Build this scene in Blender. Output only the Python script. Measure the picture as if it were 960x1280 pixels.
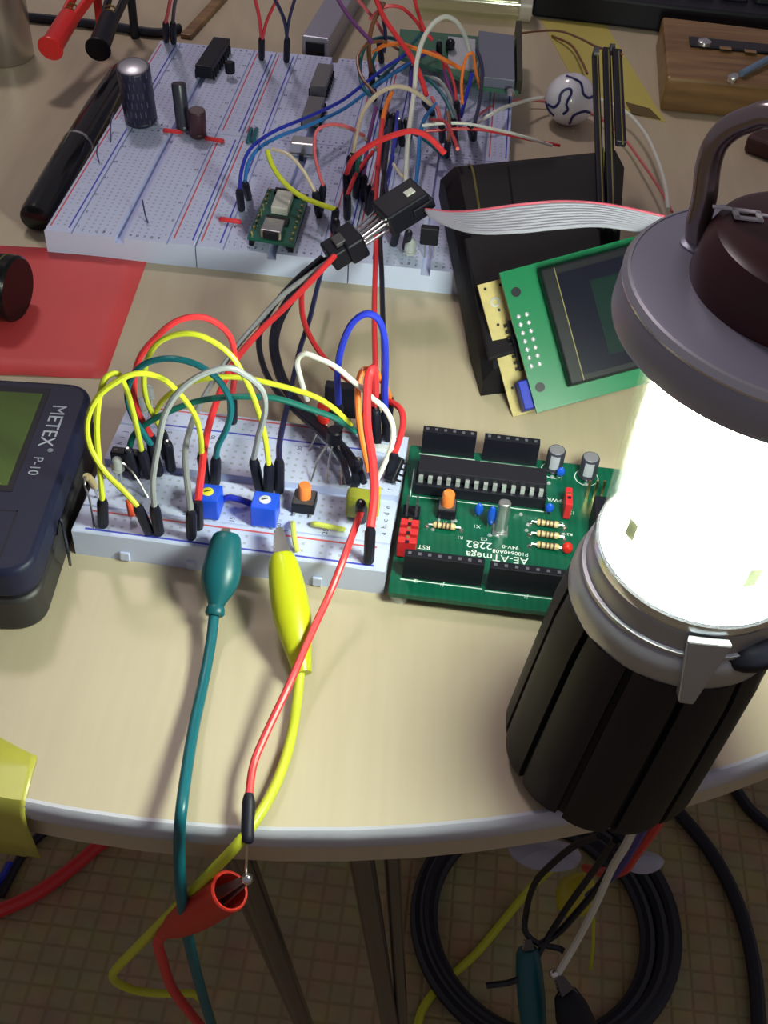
import bpy, bmesh, math, random
from mathutils import Vector, Matrix
random.seed(7)
for o in list(bpy.data.objects): bpy.data.objects.remove(o)
scn = bpy.context.scene; COL = scn.collection
MM = 0.001
# ------------------------------------------------------------------ camera (all lengths in mm, scaled to metres)
F_PX, PITCH, ROLL, CAM_H = 1412.907, math.radians(44.6813), math.radians(4.2509), 226.195
_fw = Vector((0, math.cos(PITCH), -math.sin(PITCH))); _up0 = Vector((0, math.sin(PITCH), math.cos(PITCH))); _rt0 = Vector((1, 0, 0))
_rt = _rt0*math.cos(ROLL)+_up0*math.sin(ROLL); _up = _up0*math.cos(ROLL)-_rt0*math.sin(ROLL)
CAM = Vector((0, 0, CAM_H))
cd = bpy.data.cameras.new('camera'); cam = bpy.data.objects.new('camera', cd); COL.objects.link(cam)
cd.sensor_fit = 'VERTICAL'; cd.sensor_height = 32.0; cd.lens = F_PX/1280*32.0; cd.clip_start = 0.01; cd.clip_end = 20
m = Matrix((_rt, _up, -_fw)).transposed().to_4x4(); m.translation = CAM*MM; cam.matrix_world = m
scn.camera = cam
# ------------------------------------------------------------------ world, room light, exposure
scn.view_settings.view_transform = 'Standard'; scn.view_settings.look = 'None'; scn.view_settings.gamma = 1
scn.view_settings.use_curve_mapping = False; scn.view_settings.exposure = 0.0
w = bpy.data.worlds.new('room_air'); scn.world = w; w.use_nodes = True
w.node_tree.nodes['Background'].inputs[0].default_value = (0.80, 0.72, 0.78, 1); w.node_tree.nodes['Background'].inputs[1].default_value = 0.19
ld = bpy.data.lights.new('ceiling_light', 'AREA'); ld.shape = 'DISK'; ld.size = 0.25; ld.energy = 7.0; ld.color = (1.0, 0.86, 0.86)
lo = bpy.data.objects.new('ceiling_light', ld); COL.objects.link(lo); lo.location = (-0.45, 1.15, 1.55)
lo.rotation_euler = (Vector((-0.05, 0.4, 0))-lo.location).to_track_quat('-Z', 'Y').to_euler()
LANTERN_EMIT = 128.0

# ------------------------------------------------------------------ helpers
def ray(px, py): return _fw+_rt*((px-480)/F_PX)-_up*((py-640)/F_PX)
def at(px, py, z=0.0):                      # the point of the place at height z (mm) that shows at this spot of the photograph
    d = ray(px, py); return CAM+d*((z-CAM_H)/d.z)
def at_y(px, py, y):
    d = ray(px, py); return CAM+d*(y/d.y)

MATS = {}
def mat(name, col, rough=0.5, metal=0.0, var=0.06, scale=60.0, bump=0.0, emit=None, estr=0.0, spec=0.5, trans=0.0, coat=0.0):
    if name in MATS: return MATS[name]
    ma = bpy.data.materials.new(name); ma.use_nodes = True; nt = ma.node_tree; b = nt.nodes['Principled BSDF']
    b.inputs['Roughness'].default_value = rough; b.inputs['Metallic'].default_value = metal
    b.inputs['Specular IOR Level'].default_value = spec; b.inputs['Transmission Weight'].default_value = trans; b.inputs['Coat Weight'].default_value = coat
    tc = nt.nodes.new('ShaderNodeTexCoord'); nz = nt.nodes.new('ShaderNodeTexNoise'); nz.inputs['Scale'].default_value = scale; nz.inputs['Detail'].default_value = 3
    nt.links.new(tc.outputs['Object'], nz.inputs['Vector'])
    mx = nt.nodes.new('ShaderNodeMix'); mx.data_type = 'RGBA'
    mx.inputs[6].default_value = tuple(c*(1-var) for c in col)+(1,); mx.inputs[7].default_value = tuple(min(1, c*(1+var)) for c in col)+(1,)
    nt.links.new(nz.outputs['Fac'], mx.inputs[0]); nt.links.new(mx.outputs[2], b.inputs['Base Color'])
    if bump:
        bp = nt.nodes.new('ShaderNodeBump'); bp.inputs['Strength'].default_value = bump; bp.inputs['Distance'].default_value = 0.0005
        nt.links.new(nz.outputs['Fac'], bp.inputs['Height']); nt.links.new(bp.outputs[0], b.inputs['Normal'])
    if emit: b.inputs['Emission Color'].default_value = emit+(1,); b.inputs['Emission Strength'].default_value = estr
    MATS[name] = ma; return ma

class MB:
    def __init__(s, xf=None): s.v = []; s.f = []; s.xf = xf
    def _a(s, vs, fs):
        n = len(s.v); s.v += [(s.xf @ Vector(p) if s.xf else Vector(p)) for p in vs]; s.f += [tuple(n+i for i in f) for f in fs]; return s
    def box(s, c, d, rot=None):
        c = Vector(c); h = Vector(d)/2; vs = []
        for z in (-1, 1):
            for y in (-1, 1):
                for x in (-1, 1):
                    p = Vector((x*h.x, y*h.y, z*h.z)); vs.append(c+(rot @ p if rot else p))
        return s._a(vs, [(0, 2, 3, 1), (4, 5, 7, 6), (0, 1, 5, 4), (2, 6, 7, 3), (0, 4, 6, 2), (1, 3, 7, 5)])
    def bx(s, x0, x1, y0, y1, z0, z1): return s.box(((x0+x1)/2, (y0+y1)/2, (z0+z1)/2), (x1-x0, y1-y0, z1-z0))
    def hexa(s, lo4, hi4):
        return s._a(list(lo4)+list(hi4), [(3, 2, 1, 0), (4, 5, 6, 7), (0, 1, 5, 4), (1, 2, 6, 5), (2, 3, 7, 6), (3, 0, 4, 7)])
    def prism(s, poly, z0, z1):
        n = len(poly); vs = [(x, y, z0) for x, y in poly]+[(x, y, z1) for x, y in poly]
        return s._a(vs, [tuple(range(n-1, -1, -1)), tuple(range(n, 2*n))]+[(i, (i+1) % n, n+(i+1) % n, n+i) for i in range(n)])
    def lathe(s, prof, p0=(0, 0, 0), axis=(0, 0, 1), n=32, close=False, rad=None):
        a = Vector(axis).normalized(); u = a.orthogonal().normalized(); w_ = a.cross(u); p0 = Vector(p0); vs = []; fs = []; k = len(prof)
        for r, h in prof:
            for i in range(n):
                t = 2*math.pi*i/n; rr = r*(rad(t) if rad else 1); vs.append(p0+a*h+u*(rr*math.cos(t))+w_*(rr*math.sin(t)))
        for j in range(k-1 if not close else k):
            j2 = (j+1) % k
            for i in range(n): i2 = (i+1) % n; fs.append((j*n+i, j*n+i2, j2*n+i2, j2*n+i))
        if not close: fs += [tuple(range(n-1, -1, -1)), tuple((k-1)*n+i for i in range(n))]
        return s._a(vs, fs)
    def cyl(s, p0, p1, r0, r1=None, n=20):
        p0 = Vector(p0); p1 = Vector(p1); d = p1-p0; return s.lathe([(r0, 0), (r0 if r1 is None else r1, d.length)], p0, d, n)
    def ball(s, c, r, n=20, sq=(1, 1, 1)):
        c = Vector(c); vs = []; fs = []; m_ = n//2
        for j in range(1, m_):
            a = math.pi*j/m_
            for i in range(n):
                b = 2*math.pi*i/n; vs.append(c+Vector((math.sin(a)*math.cos(b)*sq[0], math.sin(a)*math.sin(b)*sq[1], math.cos(a)*sq[2]))*r)
        vs += [c+Vector((0, 0, r*sq[2])), c-Vector((0, 0, r*sq[2]))]; T = len(vs)-2
        for j in range(m_-2):
            for i in range(n): i2 = (i+1) % n; fs.append((j*n+i, (j+1)*n+i, (j+1)*n+i2, j*n+i2))
        for i in range(n): i2 = (i+1) % n; fs.append((T, i, i2)); fs.append((T+1, (m_-2)*n+i2, (m_-2)*n+i))
        return s._a(vs, fs)
    def tube(s, pts, r, n=8, dense=6, smooth=True, radii=None):
        pts = [Vector(p) for p in pts]
        P = spline(pts, dense) if smooth and len(pts) > 2 else pts
        R = [r]*len(P)
        if radii:
            R = []
            for i in range(len(P)):
                q = i/(len(P)-1)*(len(radii)-1); a = min(int(q), len(radii)-2); R.append(radii[a]+(radii[a+1]-radii[a])*(q-a))
        vs = []; fs = []; prev = None
        for i, p in enumerate(P):
            t = (P[min(i+1, len(P)-1)]-P[max(i-1, 0)])
            t = t.normalized() if t.length > 1e-9 else Vector((0, 0, 1))
            if prev is None: u = t.orthogonal().normalized()
            else: u = (prev-t*prev.dot(t)); u = u.normalized() if u.length > 1e-6 else t.orthogonal().normalized()
            prev = u; w_ = t.cross(u)
            for k in range(n):
                a = 2*math.pi*k/n; vs.append(p+(u*math.cos(a)+w_*math.sin(a))*R[i])
        for i in range(len(P)-1):
            for k in range(n): k2 = (k+1) % n; fs.append((i*n+k, i*n+k2, (i+1)*n+k2, (i+1)*n+k))
        fs += [tuple(range(n-1, -1, -1)), tuple((len(P)-1)*n+k for k in range(n))]
        return s._a(vs, fs)
    def text(s, body, size, org, xdir, ydir, depth=0.05, align='CENTER'):
        cu = bpy.data.curves.new('t', 'FONT'); cu.body = body; cu.size = size; cu.align_x = align; cu.align_y = 'CENTER'; cu.extrude = depth; cu.resolution_u = 3
        ob = bpy.data.objects.new('t', cu); COL.objects.link(ob); dg = bpy.context.evaluated_depsgraph_get()
        me = bpy.data.meshes.new_from_object(ob.evaluated_get(dg)); x = Vector(xdir).normalized(); y = Vector(ydir); y = (y-x*y.dot(x)).normalized(); z = x.cross(y); o_ = Vector(org)
        s._a([o_+x*v.co.x+y*v.co.y+z*v.co.z for v in me.vertices], [tuple(p.vertices) for p in me.polygons])
        bpy.data.objects.remove(ob); bpy.data.curves.remove(cu); bpy.data.meshes.remove(me); return s
    def build(s, name, ma, parent=None, smooth=True, bevel=0.0, origin=None, seg=2, angle=35):
        me = bpy.data.meshes.new(name)
        if parent is not None: base = Vector(parent['_base']) if '_base' in parent.keys() else Vector((0, 0, 0))
        elif origin is not None: base = Vector(origin)
        else:
            base = Vector((0, 0, 0))
            if s.v:
                for i in range(3):
                    c = [p[i] for p in s.v]; base[i] = min(c) if i == 2 else (min(c)+max(c))/2
        me.from_pydata([tuple((p-base)*MM) for p in s.v], [], s.f); me.update()
        bm = bmesh.new(); bm.from_mesh(me); bmesh.ops.recalc_face_normals(bm, faces=bm.faces); bm.to_mesh(me); bm.free()
        o = bpy.data.objects.new(name, me); COL.objects.link(o); me.materials.append(ma)
        if smooth:
            for p in me.polygons: p.use_smooth = True
            try: me.set_sharp_from_angle(angle=math.radians(angle))
            except Exception: pass
        if bevel:
            b = o.modifiers.new('bevel', 'BEVEL'); b.width = bevel*MM; b.segments = seg; b.limit_method = 'ANGLE'; b.angle_limit = math.radians(40); b.harden_normals = False
        if parent is not None: o.parent = parent; o['_base'] = tuple(base)
        else: o.location = base*MM; o['_base'] = tuple(base)
        return o

def spline(pts, dense):
    out = []; n = len(pts)
    for i in range(n-1):
        p0 = pts[max(i-1, 0)]; p1 = pts[i]; p2 = pts[i+1]; p3 = pts[min(i+2, n-1)]
        def tj(a, b): return max((b-a).length, 1e-4)**0.5
        t0 = 0; t1 = t0+tj(p0, p1) if i > 0 else 0; 
        if i == 0: p0 = p1-(p2-p1)
        if i == n-2: p3 = p2+(p2-p1)
        t1 = tj(p0, p1); t2 = t1+tj(p1, p2); t3 = t2+tj(p2, p3)
        for k in range(dense):
            t = t1+(t2-t1)*k/dense
            a1 = p0*((t1-t)/t1)+p1*(t/t1); a2 = p1*((t2-t)/(t2-t1))+p2*((t-t1)/(t2-t1)); a3 = p2*((t3-t)/(t3-t2))+p3*((t-t2)/(t3-t2))
            b1 = a1*((t2-t)/t2)+a2*(t/t2); b2 = a2*((t3-t)/(t3-t1))+a3*((t-t1)/(t3-t1))
            out.append(b1*((t2-t)/(t2-t1))+b2*((t-t1)/(t2-t1)))
    out.append(pts[-1]); return out

def tag(o, label, cat, group=None):
    o['label'] = label; o['category'] = cat
    if group: o['group'] = group
    return o
def thing(name, label, cat, base, group=None):
    e = bpy.data.objects.new(name, None); COL.objects.link(e); e.empty_display_size = 0.005
    e.location = Vector(base)*MM; e['_base'] = tuple(base); return tag(e, label, cat, group)
def struct(o): o['kind'] = 'structure'; return o
def rounded(x0, x1, y0, y1, r, n=6):
    pts = []
    for cx, cy, a0 in ((x1-r, y1-r, 0), (x0+r, y1-r, 90), (x0+r, y0+r, 180), (x1-r, y0+r, 270)):
        for i in range(n+1): a = math.radians(a0+90*i/n); pts.append((cx+r*math.cos(a), cy+r*math.sin(a)))
    return pts
def frame(org, ang):                         # local frame on the table, angle in degrees
    return Matrix.Translation(Vector(org)) @ Matrix.Rotation(math.radians(ang), 4, 'Z')

# colours
black_p = mat('black_plastic', (0.008, 0.008, 0.015), 0.45, spec=.25)
plug_m = mat('plug_plastic', (0.009, 0.009, 0.020), 0.5, spec=.25)
chip_m = mat('chip_epoxy', (0.012, 0.011, 0.018), 0.55, spec=.25)
darkgrey = mat('dark_grey_plastic', (0.06, 0.055, 0.065), 0.5)
steel = mat('bright_steel', (0.72, 0.72, 0.74), 0.22, 1.0)
tin = mat('tinned_wire', (0.75, 0.74, 0.72), 0.3, 1.0)
gold = mat('gold_pin', (0.75, 0.55, 0.22), 0.3, 1.0)
WIRE = {k: mat('wire_'+k, c, 0.38, var=0.05, scale=90) for k, c in dict(
    yellow=(0.58, 0.62, 0.035), red=(0.70, 0.035, 0.042), teal=(0.002, 0.115, 0.15), green=(0.003, 0.11, 0.09), grey=(0.26, 0.27, 0.29), white=(0.72, 0.72, 0.66),
    blue=(0.015, 0.03, 0.42), skyblue=(0.02, 0.17, 0.50), black=(0.008, 0.010, 0.022), orange=(0.85, 0.20, 0.03), brown=(0.20, 0.075, 0.03), purple=(0.16, 0.03, 0.20),
    pink=(0.62, 0.12, 0.14), indigo=(0.05, 0.03, 0.25), cream=(0.62, 0.50, 0.38), navy=(0.01, 0.015, 0.07)).items()}
# ================================================================== SETTING
FLOOR_Z = -300.0
fm = bpy.data.materials.new('woven_carpet'); fm.use_nodes = True; nt = fm.node_tree; b = nt.nodes['Principled BSDF']; b.inputs['Roughness'].default_value = 0.9; b.inputs['Specular IOR Level'].default_value = 0.1
tc = nt.nodes.new('ShaderNodeTexCoord'); mp = nt.nodes.new('ShaderNodeMapping'); mp.inputs['Rotation'].default_value[2] = 0.06
br = nt.nodes.new('ShaderNodeTexBrick'); br.inputs['Scale'].default_value = 1.0; br.inputs['Brick Width'].default_value = 0.0105; br.inputs['Row Height'].default_value = 0.0095; br.offset = 0.0
br.inputs['Mortar Size'].default_value = 0.0013; br.inputs['Mortar Smooth'].default_value = 0.9; br.inputs['Color1'].default_value = (0.56, 0.46, 0.27, 1); br.inputs['Color2'].default_value = (0.53, 0.435, 0.25, 1); br.inputs['Mortar'].default_value = (0.46, 0.37, 0.205, 1)
nz = nt.nodes.new('ShaderNodeTexNoise'); nz.inputs['Scale'].default_value = 60; mx = nt.nodes.new('ShaderNodeMix'); mx.data_type = 'RGBA'; mx.blend_type = 'MULTIPLY'; mx.inputs[0].default_value = 0.5
bp = nt.nodes.new('ShaderNodeBump'); bp.inputs['Strength'].default_value = 0.3; bp.inputs['Distance'].default_value = 0.002; bp.invert = True
nt.links.new(tc.outputs['Object'], mp.inputs[0]); nt.links.new(mp.outputs[0], br.inputs['Vector']); nt.links.new(mp.outputs[0], nz.inputs['Vector']); nt.links.new(br.outputs['Color'], mx.inputs[6]); nt.links.new(nz.outputs['Color'], mx.inputs[7])
nt.links.new(mx.outputs[2], b.inputs['Base Color']); nt.links.new(br.outputs['Fac'], bp.inputs['Height']); nt.links.new(bp.outputs[0], b.inputs['Normal'])
fl = struct(MB().bx(-1600, 1600, -1200, 2000, FLOOR_Z-12, FLOOR_Z).build('floor', fm, smooth=False, origin=(0, 0, FLOOR_Z)))
fl['label'] = 'woven yellow-brown carpet floor under the table'

# ---- round low table
TC = (-33.7, 475.7); TA, TB = 320.0, 350.0
def table_edge_y(x): return TC[1]-TB*math.sqrt(1-((x-TC[0])/TA)**2)
tm = bpy.data.materials.new('cream_laminate'); tm.use_nodes = True; nt = tm.node_tree; b = nt.nodes['Principled BSDF']; b.inputs['Roughness'].default_value = 0.42
tc = nt.nodes.new('ShaderNodeTexCoord'); n1 = nt.nodes.new('ShaderNodeTexNoise'); n1.inputs['Scale'].default_value = 14; n1.inputs['Detail'].default_value = 4
mp = nt.nodes.new('ShaderNodeMapping'); mp.inputs['Scale'].default_value = (40, 3, 1); n2 = nt.nodes.new('ShaderNodeTexNoise'); n2.inputs['Scale'].default_value = 8
cr = nt.nodes.new('ShaderNodeValToRGB'); cr.color_ramp.elements[0].position = 0.3; cr.color_ramp.elements[0].color = (0.475, 0.392, 0.272, 1); cr.color_ramp.elements[1].position = 0.7; cr.color_ramp.elements[1].color = (0.555, 0.468, 0.335, 1)
mx = nt.nodes.new('ShaderNodeMix'); mx.data_type = 'FLOAT'; mx.inputs[0].default_value = 0.35
nt.links.new(tc.outputs['Object'], n1.inputs['Vector']); nt.links.new(tc.outputs['Object'], mp.inputs[0]); nt.links.new(mp.outputs[0], n2.inputs['Vector'])
nt.links.new(n1.outputs['Fac'], mx.inputs[2]); nt.links.new(n2.outputs['Fac'], mx.inputs[3]); nt.links.new(mx.outputs[0], cr.inputs[0]); nt.links.new(cr.outputs[0], b.inputs['Base Color'])
rim_m = mat('edge_band', (0.50, 0.50, 0.58), 0.3, 0.0, 0.08); apron_m = mat('blue_apron', (0.02, 0.035, 0.12), 0.6)
tube_m = mat('leg_tube', (0.24, 0.23, 0.24), 0.2, 0.9)
table = thing('low_table', 'round low table with cream top, pale edge band and metal tube legs', 'table', (TC[0], TC[1], FLOOR_Z))
N = 128
MB().prism([(TC[0]+(TA-1.2)*math.cos(2*math.pi*i/N), TC[1]+(TB-1.2)*math.sin(2*math.pi*i/N)) for i in range(N)], -15, 0).build('tabletop', tm, table)
vs = []; fs = []; prof = [(-1.3, 0.25), (-0.4, 0.35), (0.6, -0.4), (1.0, -1.6), (1.0, -4.5), (0.4, -5.8), (-1.3, -6.0)]
eb = MB(); K = len(prof)
for i in range(N):
    a = 2*math.pi*i/N
    for r, z in prof: vs.append((TC[0]+(TA+r)*math.cos(a), TC[1]+(TB+r)*math.sin(a), z))
for i in range(N):
    for k in range(K): fs.append((i*K+k, ((i+1) % N)*K+k, ((i+1) % N)*K+(k+1) % K, i*K+(k+1) % K))
eb._a(vs, fs); o = eb.build('edge_band', rim_m, table); o['label'] = 'pale lavender edge band'
ap = MB(); vs = []; fs = []
for i in range(N):
    a = 2*math.pi*i/N; c, s_ = math.cos(a), math.sin(a)
    for k, z in ((0.985, -15), (0.985, -21), (0.965, -21), (0.965, -15)): vs.append((TC[0]+TA*k*c, TC[1]+TB*k*s_, z))
for i in range(N):
    for k in range(4): fs.append((i*4+k, ((i+1) % N)*4+k, ((i+1) % N)*4+(k+1) % 4, i*4+(k+1) % 4))
ap._a(vs, fs).build('apron', apron_m, table)
for top, foot in (((449, 1056, -16), (498, 1345, FLOOR_Z+4.5)), ((292, 1046, -16), (400, 1330, FLOOR_Z+4.5))):
    p0 = at(*top); p1 = at(*foot); MB().cyl(p0, p1, 3.2, n=16).build('leg', tube_m, table); 
    off = Vector((8, 4, 0)) if top[0] > 400 else Vector((-7, 5, 0))
    MB().cyl(p0+off*0.9, p1+off*0.35, 2.2, n=16).build('leg_brace', tube_m, table)
for x, y in ((-230, 640), (150, 640)):
    MB().cyl((x, y, -16), (x*1.05, y+20, FLOOR_Z+0.5), 4.2, n=16).build('leg', tube_m, table)

# ================================================================== LANTERN
ln = Vector((0.058, -0.01, 1)).normalized(); le1 = Vector((0, 1, 0)).cross(ln).normalized(); le2 = ln.cross(le1)
LO = Vector((55.0, 153.6, 1.4)); LX = Matrix((le1, le2, ln)).transposed().to_4x4(); LX.translation = LO
GX = LX @ Matrix(((1, 0, 0.028, 0), (0, 1, 0, 0), (0, 0, 1, 0), (0, 0, 0, 1))); CX = LX @ Matrix.Translation((1.6, 0, 0)); TX = LX @ Matrix(((1, 0, -0.032, 3.84), (0, 1, 0, 0), (0, 0, 1, 0), (0, 0, 0, 1)))
def lamp_plane(px, py, dirx, diry):          # where the sight line meets the upright plane of the bail
    d = ray(px, py); dw = (le1*dirx+le2*diry).normalized(); nn = dw.cross(ln); t = (LO-CAM).dot(nn)/d.dot(nn); q = CAM+d*t-LO; return q.dot(dw), q.dot(ln)
lantern = thing('lantern', 'lit lantern with black ribbed grip, glowing clear tube, silver cap and bail handle', 'lantern', LO)
grip_m = mat('grip_rubber', (0.014, 0.011, 0.015), 0.55, bump=0.05, spec=.3); silver_m = mat('lantern_silver', (0.42, 0.42, 0.45), 0.38, 0.65); capm = mat('cap_silver', (0.36, 0.36, 0.46), 0.42, 0.4)
maroon = mat('maroon_plastic', (0.05, 0.007, 0.010), 0.32); bail_m = mat('bail_steel', (0.36, 0.30, 0.31), 0.22, 0.9)
MB(GX).lathe([(20, 0), (21.2, .5), (21.6, 3), (21.2, 20), (20.3, 40), (19.6, 55), (17, 56)], n=48).build('grip_body', grip_m, lantern)
NP = 12
for i in range(NP):                           # raised grip panels round the body
    a0 = 2*math.pi*(i+0.5)/NP-0.225; mb = MB(GX); vs = []; fs = []; prof = [(21.2, 0.0), (22.9, 0.6), (23.5, 3.5), (23.3, 18), (23.0, 34), (22.7, 46), (21.9, 54.5), (20.2, 55.2)]; S = 6; k = len(prof)
    for j in range(S+1):
        a = a0+0.45*j/S; e = 1-0.022*(abs(2*j/S-1)**3)
        for r, h in prof: vs.append((r*e*math.cos(a), r*e*math.sin(a), h))
    vs2 = []
    for j in range(S+1):
        a = a0+0.45*j/S
        for r, h in prof: vs2.append((min(20.3, r-.8)*math.cos(a), min(20.3, r-.8)*math.sin(a), h))
    n0 = len(vs)
    for j in range(S):
        for q in range(k-1): fs.append((j*k+q, (j+1)*k+q, (j+1)*k+q+1, j*k+q+1))
    for q in range(k-1):
        fs.append((q, q+1, n0+q+1, n0+q)); fs.append((S*k+q, n0+S*k+q, n0+S*k+q+1, S*k+q+1))
    mb._a(vs+vs2, fs).build('grip_panel', grip_m, lantern)
MB(CX).lathe([(19.0, 54.2), (21.6, 54.5), (21.9, 56.0), (21.7, 59.0), (20.9, 61.0), (20.1, 61.6), (19.8, 65.5), (19.7, 67.4), (19.3, 68.2), (18.0, 68.2)], n=64).build('collar', silver_m, lantern)
MB(CX).lathe([(19.9, 61.8), (20.7, 62.0), (20.7, 62.8), (19.9, 63.0)], n=64, close=True).build('collar_ridge', silver_m, lantern)
MB(CX).lathe([(17.9, 68.0), (19.7, 68.0), (19.9, 68.9), (19.7, 70.2), (19.2, 70.7), (17.9, 70.7)], n=64, close=True).build('rim_ring', mat('rim_chrome', (0.72, 0.74, 0.82), 0.2, 0.9), lantern)
gm = bpy.data.materials.new('clear_polycarbonate'); gm.use_nodes = True; nt = gm.node_tree; nt.nodes.clear(); out = nt.nodes.new('ShaderNodeOutputMaterial'); ms = nt.nodes.new('ShaderNodeMixShader'); tr = nt.nodes.new('ShaderNodeBsdfTransparent'); gl = nt.nodes.new('ShaderNodeBsdfGlossy')
tr.inputs[0].default_value = (0.95, 0.97, 0.88, 1); gl.inputs['Roughness'].default_value = 0.12; ms.inputs[0].default_value = 0.10; nt.links.new(tr.outputs[0], ms.inputs[1]); nt.links.new(gl.outputs[0], ms.inputs[2]); nt.links.new(ms.outputs[0], out.inputs[0])
MATS['clear'] = gm
MB(TX).lathe([(19.0, 70.3), (19.4, 84), (19.9, 100), (20.1, 119.5), (19.2, 119.5), (19.0, 100), (18.3, 84), (17.6, 70.3)], n=48, close=True, rad=lambda t: 1+0.008*math.cos(t*24)).build('glass_tube', gm, lantern)
em = bpy.data.materials.new('glowing_diffuser'); em.use_nodes = True; nt = em.node_tree; nt.nodes.clear(); out = nt.nodes.new('ShaderNodeOutputMaterial'); e = nt.nodes.new('ShaderNodeEmission'); e.inputs[0].default_value = (0.92, 1.0, 0.98, 1); e.inputs[1].default_value = LANTERN_EMIT; nt.links.new(e.outputs[0], out.inputs[0])
core = MB(TX).lathe([(14, 70.8), (16.9, 72), (17.4, 82), (17.6, 100), (16.8, 112), (15.5, 117.5), (12, 119)], n=40).build('light_core', em, lantern); core['label'] = 'glowing white light core'
MB(LX).lathe([(12, 119.2), (19.6, 119.3), (26.8, 119.8), (27.9, 120.2), (28.1, 120.8), (27.9, 126.8), (27.2, 128.0), (26.4, 128.25), (21, 128.7), (19.0, 129.0), (17.8, 128.9), (10, 128.9)], n=72).build('cap', capm, lantern)
MB(LX).lathe([(17.9, 128.5), (17.8, 130.5), (17.2, 135), (16.2, 137.2), (14.8, 137.9), (8, 138.3), (0.5, 138.4)], n=56).build('dome', maroon, lantern)
MB(LX).lathe([(27.4, 126.7), (28.0, 126.8), (28.05, 127.2), (27.4, 128.15), (26.9, 128.3), (26.8, 127.5)], n=72, close=True).build('cap_edge', mat('cap_edge', (.62, .62, .70), .25, .8), lantern)
tg = MB(LX); lx, ly = -11.2, 4.6
for cx, cy, sx, sy in ((0, 1.2, 4.4, 0.9), (0, -1.0, 4.4, 0.9), (-1.8, 0.1, 0.9, 3.0), (1.8, 0.1, 0.9, 3.0), (-3.6, 1.3, 3.2, 0.7), (4.8, 0.6, 5.4, 0.7)):
    tg.box((lx+cx, ly+cy, 138.35), (sx, sy, 0.25))
tg.build('dome_emblem', mat('emblem_white', (0.75, 0.75, 0.80), 0.4), lantern)
bd = (-0.83, 0.557); hp = []
for px, py in ((874, 303), (873, 280), (881, 245), (886, 205), (896, 178), (915, 159), (938, 149), (962, 143)): hp.append(lamp_plane(px, py, *bd))
s0 = hp[0][0]; last = hp[-1]
bw = Vector((bd[0], bd[1], 0)).normalized()
pts = [bw*s_+Vector((0, 0, h)) for s_, h in hp]; pts = [p for p in pts if p.xy.dot(bw.xy) > 0.3*last[0]] or pts
apex = max(h for _, h in hp)+0.8
pts = [bw*hp[0][0]+Vector((0, 0, 128.8))]+[bw*s_+Vector((0, 0, max(h, 129))) for s_, h in hp[1:] if s_ > 2.5]
pts = pts+[bw*0+Vector((0, 0, apex))]+[Vector((-p.x, -p.y, p.z)) for p in reversed(pts)]
MB(LX).tube(pts, 2.0, n=14, dense=6).build('bail_handle', bail_m, lantern)
for sg in (1, -1):
    MB(LX).lathe([(3.0, 0), (3.0, 1.0), (2.2, 1.5)], bw*(sg*hp[0][0])+Vector((0, 0, 128.3)), (0, 0, 1), n=20).build('bail_socket', capm, lantern)
def lamp_hit(px, py, r):
    d = LX.to_3x3().transposed() @ ray(px, py); c = LX.to_3x3().transposed() @ (CAM-LO); A = d.x**2+d.y**2; B = 2*(c.x*d.x+c.y*d.y); Cq = c.x**2+c.y**2-r*r
    t = (-B-math.sqrt(max(B*B-4*A*Cq, 0)))/(2*A); return c+d*t
q = lamp_hit(868, 812, 20.8); qa = math.atan2(q.y, q.x); er = Vector((math.cos(qa), math.sin(qa), 0)); et = Vector((-er.y, er.x, 0)); ez = Vector((0, 0, 1))
def lq(t, z, r): a = qa+t/20.6; r -= 1.3; z -= 2.2; return Vector((math.cos(a)*r, math.sin(a)*r, z))
MB(CX).hexa([lq(-3.6, 70.2, 21.5), lq(4.4, 70.2, 21.5), lq(1.6, 55.0, 22.0), lq(-1.6, 55.0, 22.0)], [lq(-3.6, 70.2, 23.2), lq(4.4, 70.2, 23.2), lq(1.2, 55.4, 25.8), lq(-1.2, 55.4, 25.8)]).build('latch', silver_m, lantern, smooth=False, bevel=0.4)
kb = lamp_hit(930, 812, 19.4); MB(LX).ball((kb.x, kb.y, kb.z), 4.9, sq=(1.35, 1.0, 0.72)).build('switch_knob', black_p, lantern)
for px, py, s_ in ((790, 662, 3.2), (941, 722, 3.6)):  # reflections in the lantern tube, put in as thin greenish plates on the core
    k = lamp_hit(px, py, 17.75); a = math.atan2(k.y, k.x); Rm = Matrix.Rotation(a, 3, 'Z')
    MB(LX).box(k, (0.3, s_*0.75, s_*1.3), Rm).build('painted_reflection', mat('reflection_tint', (0.55, 0.6, 0.42), 0.25, 0.3), lantern, smooth=False)
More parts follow.
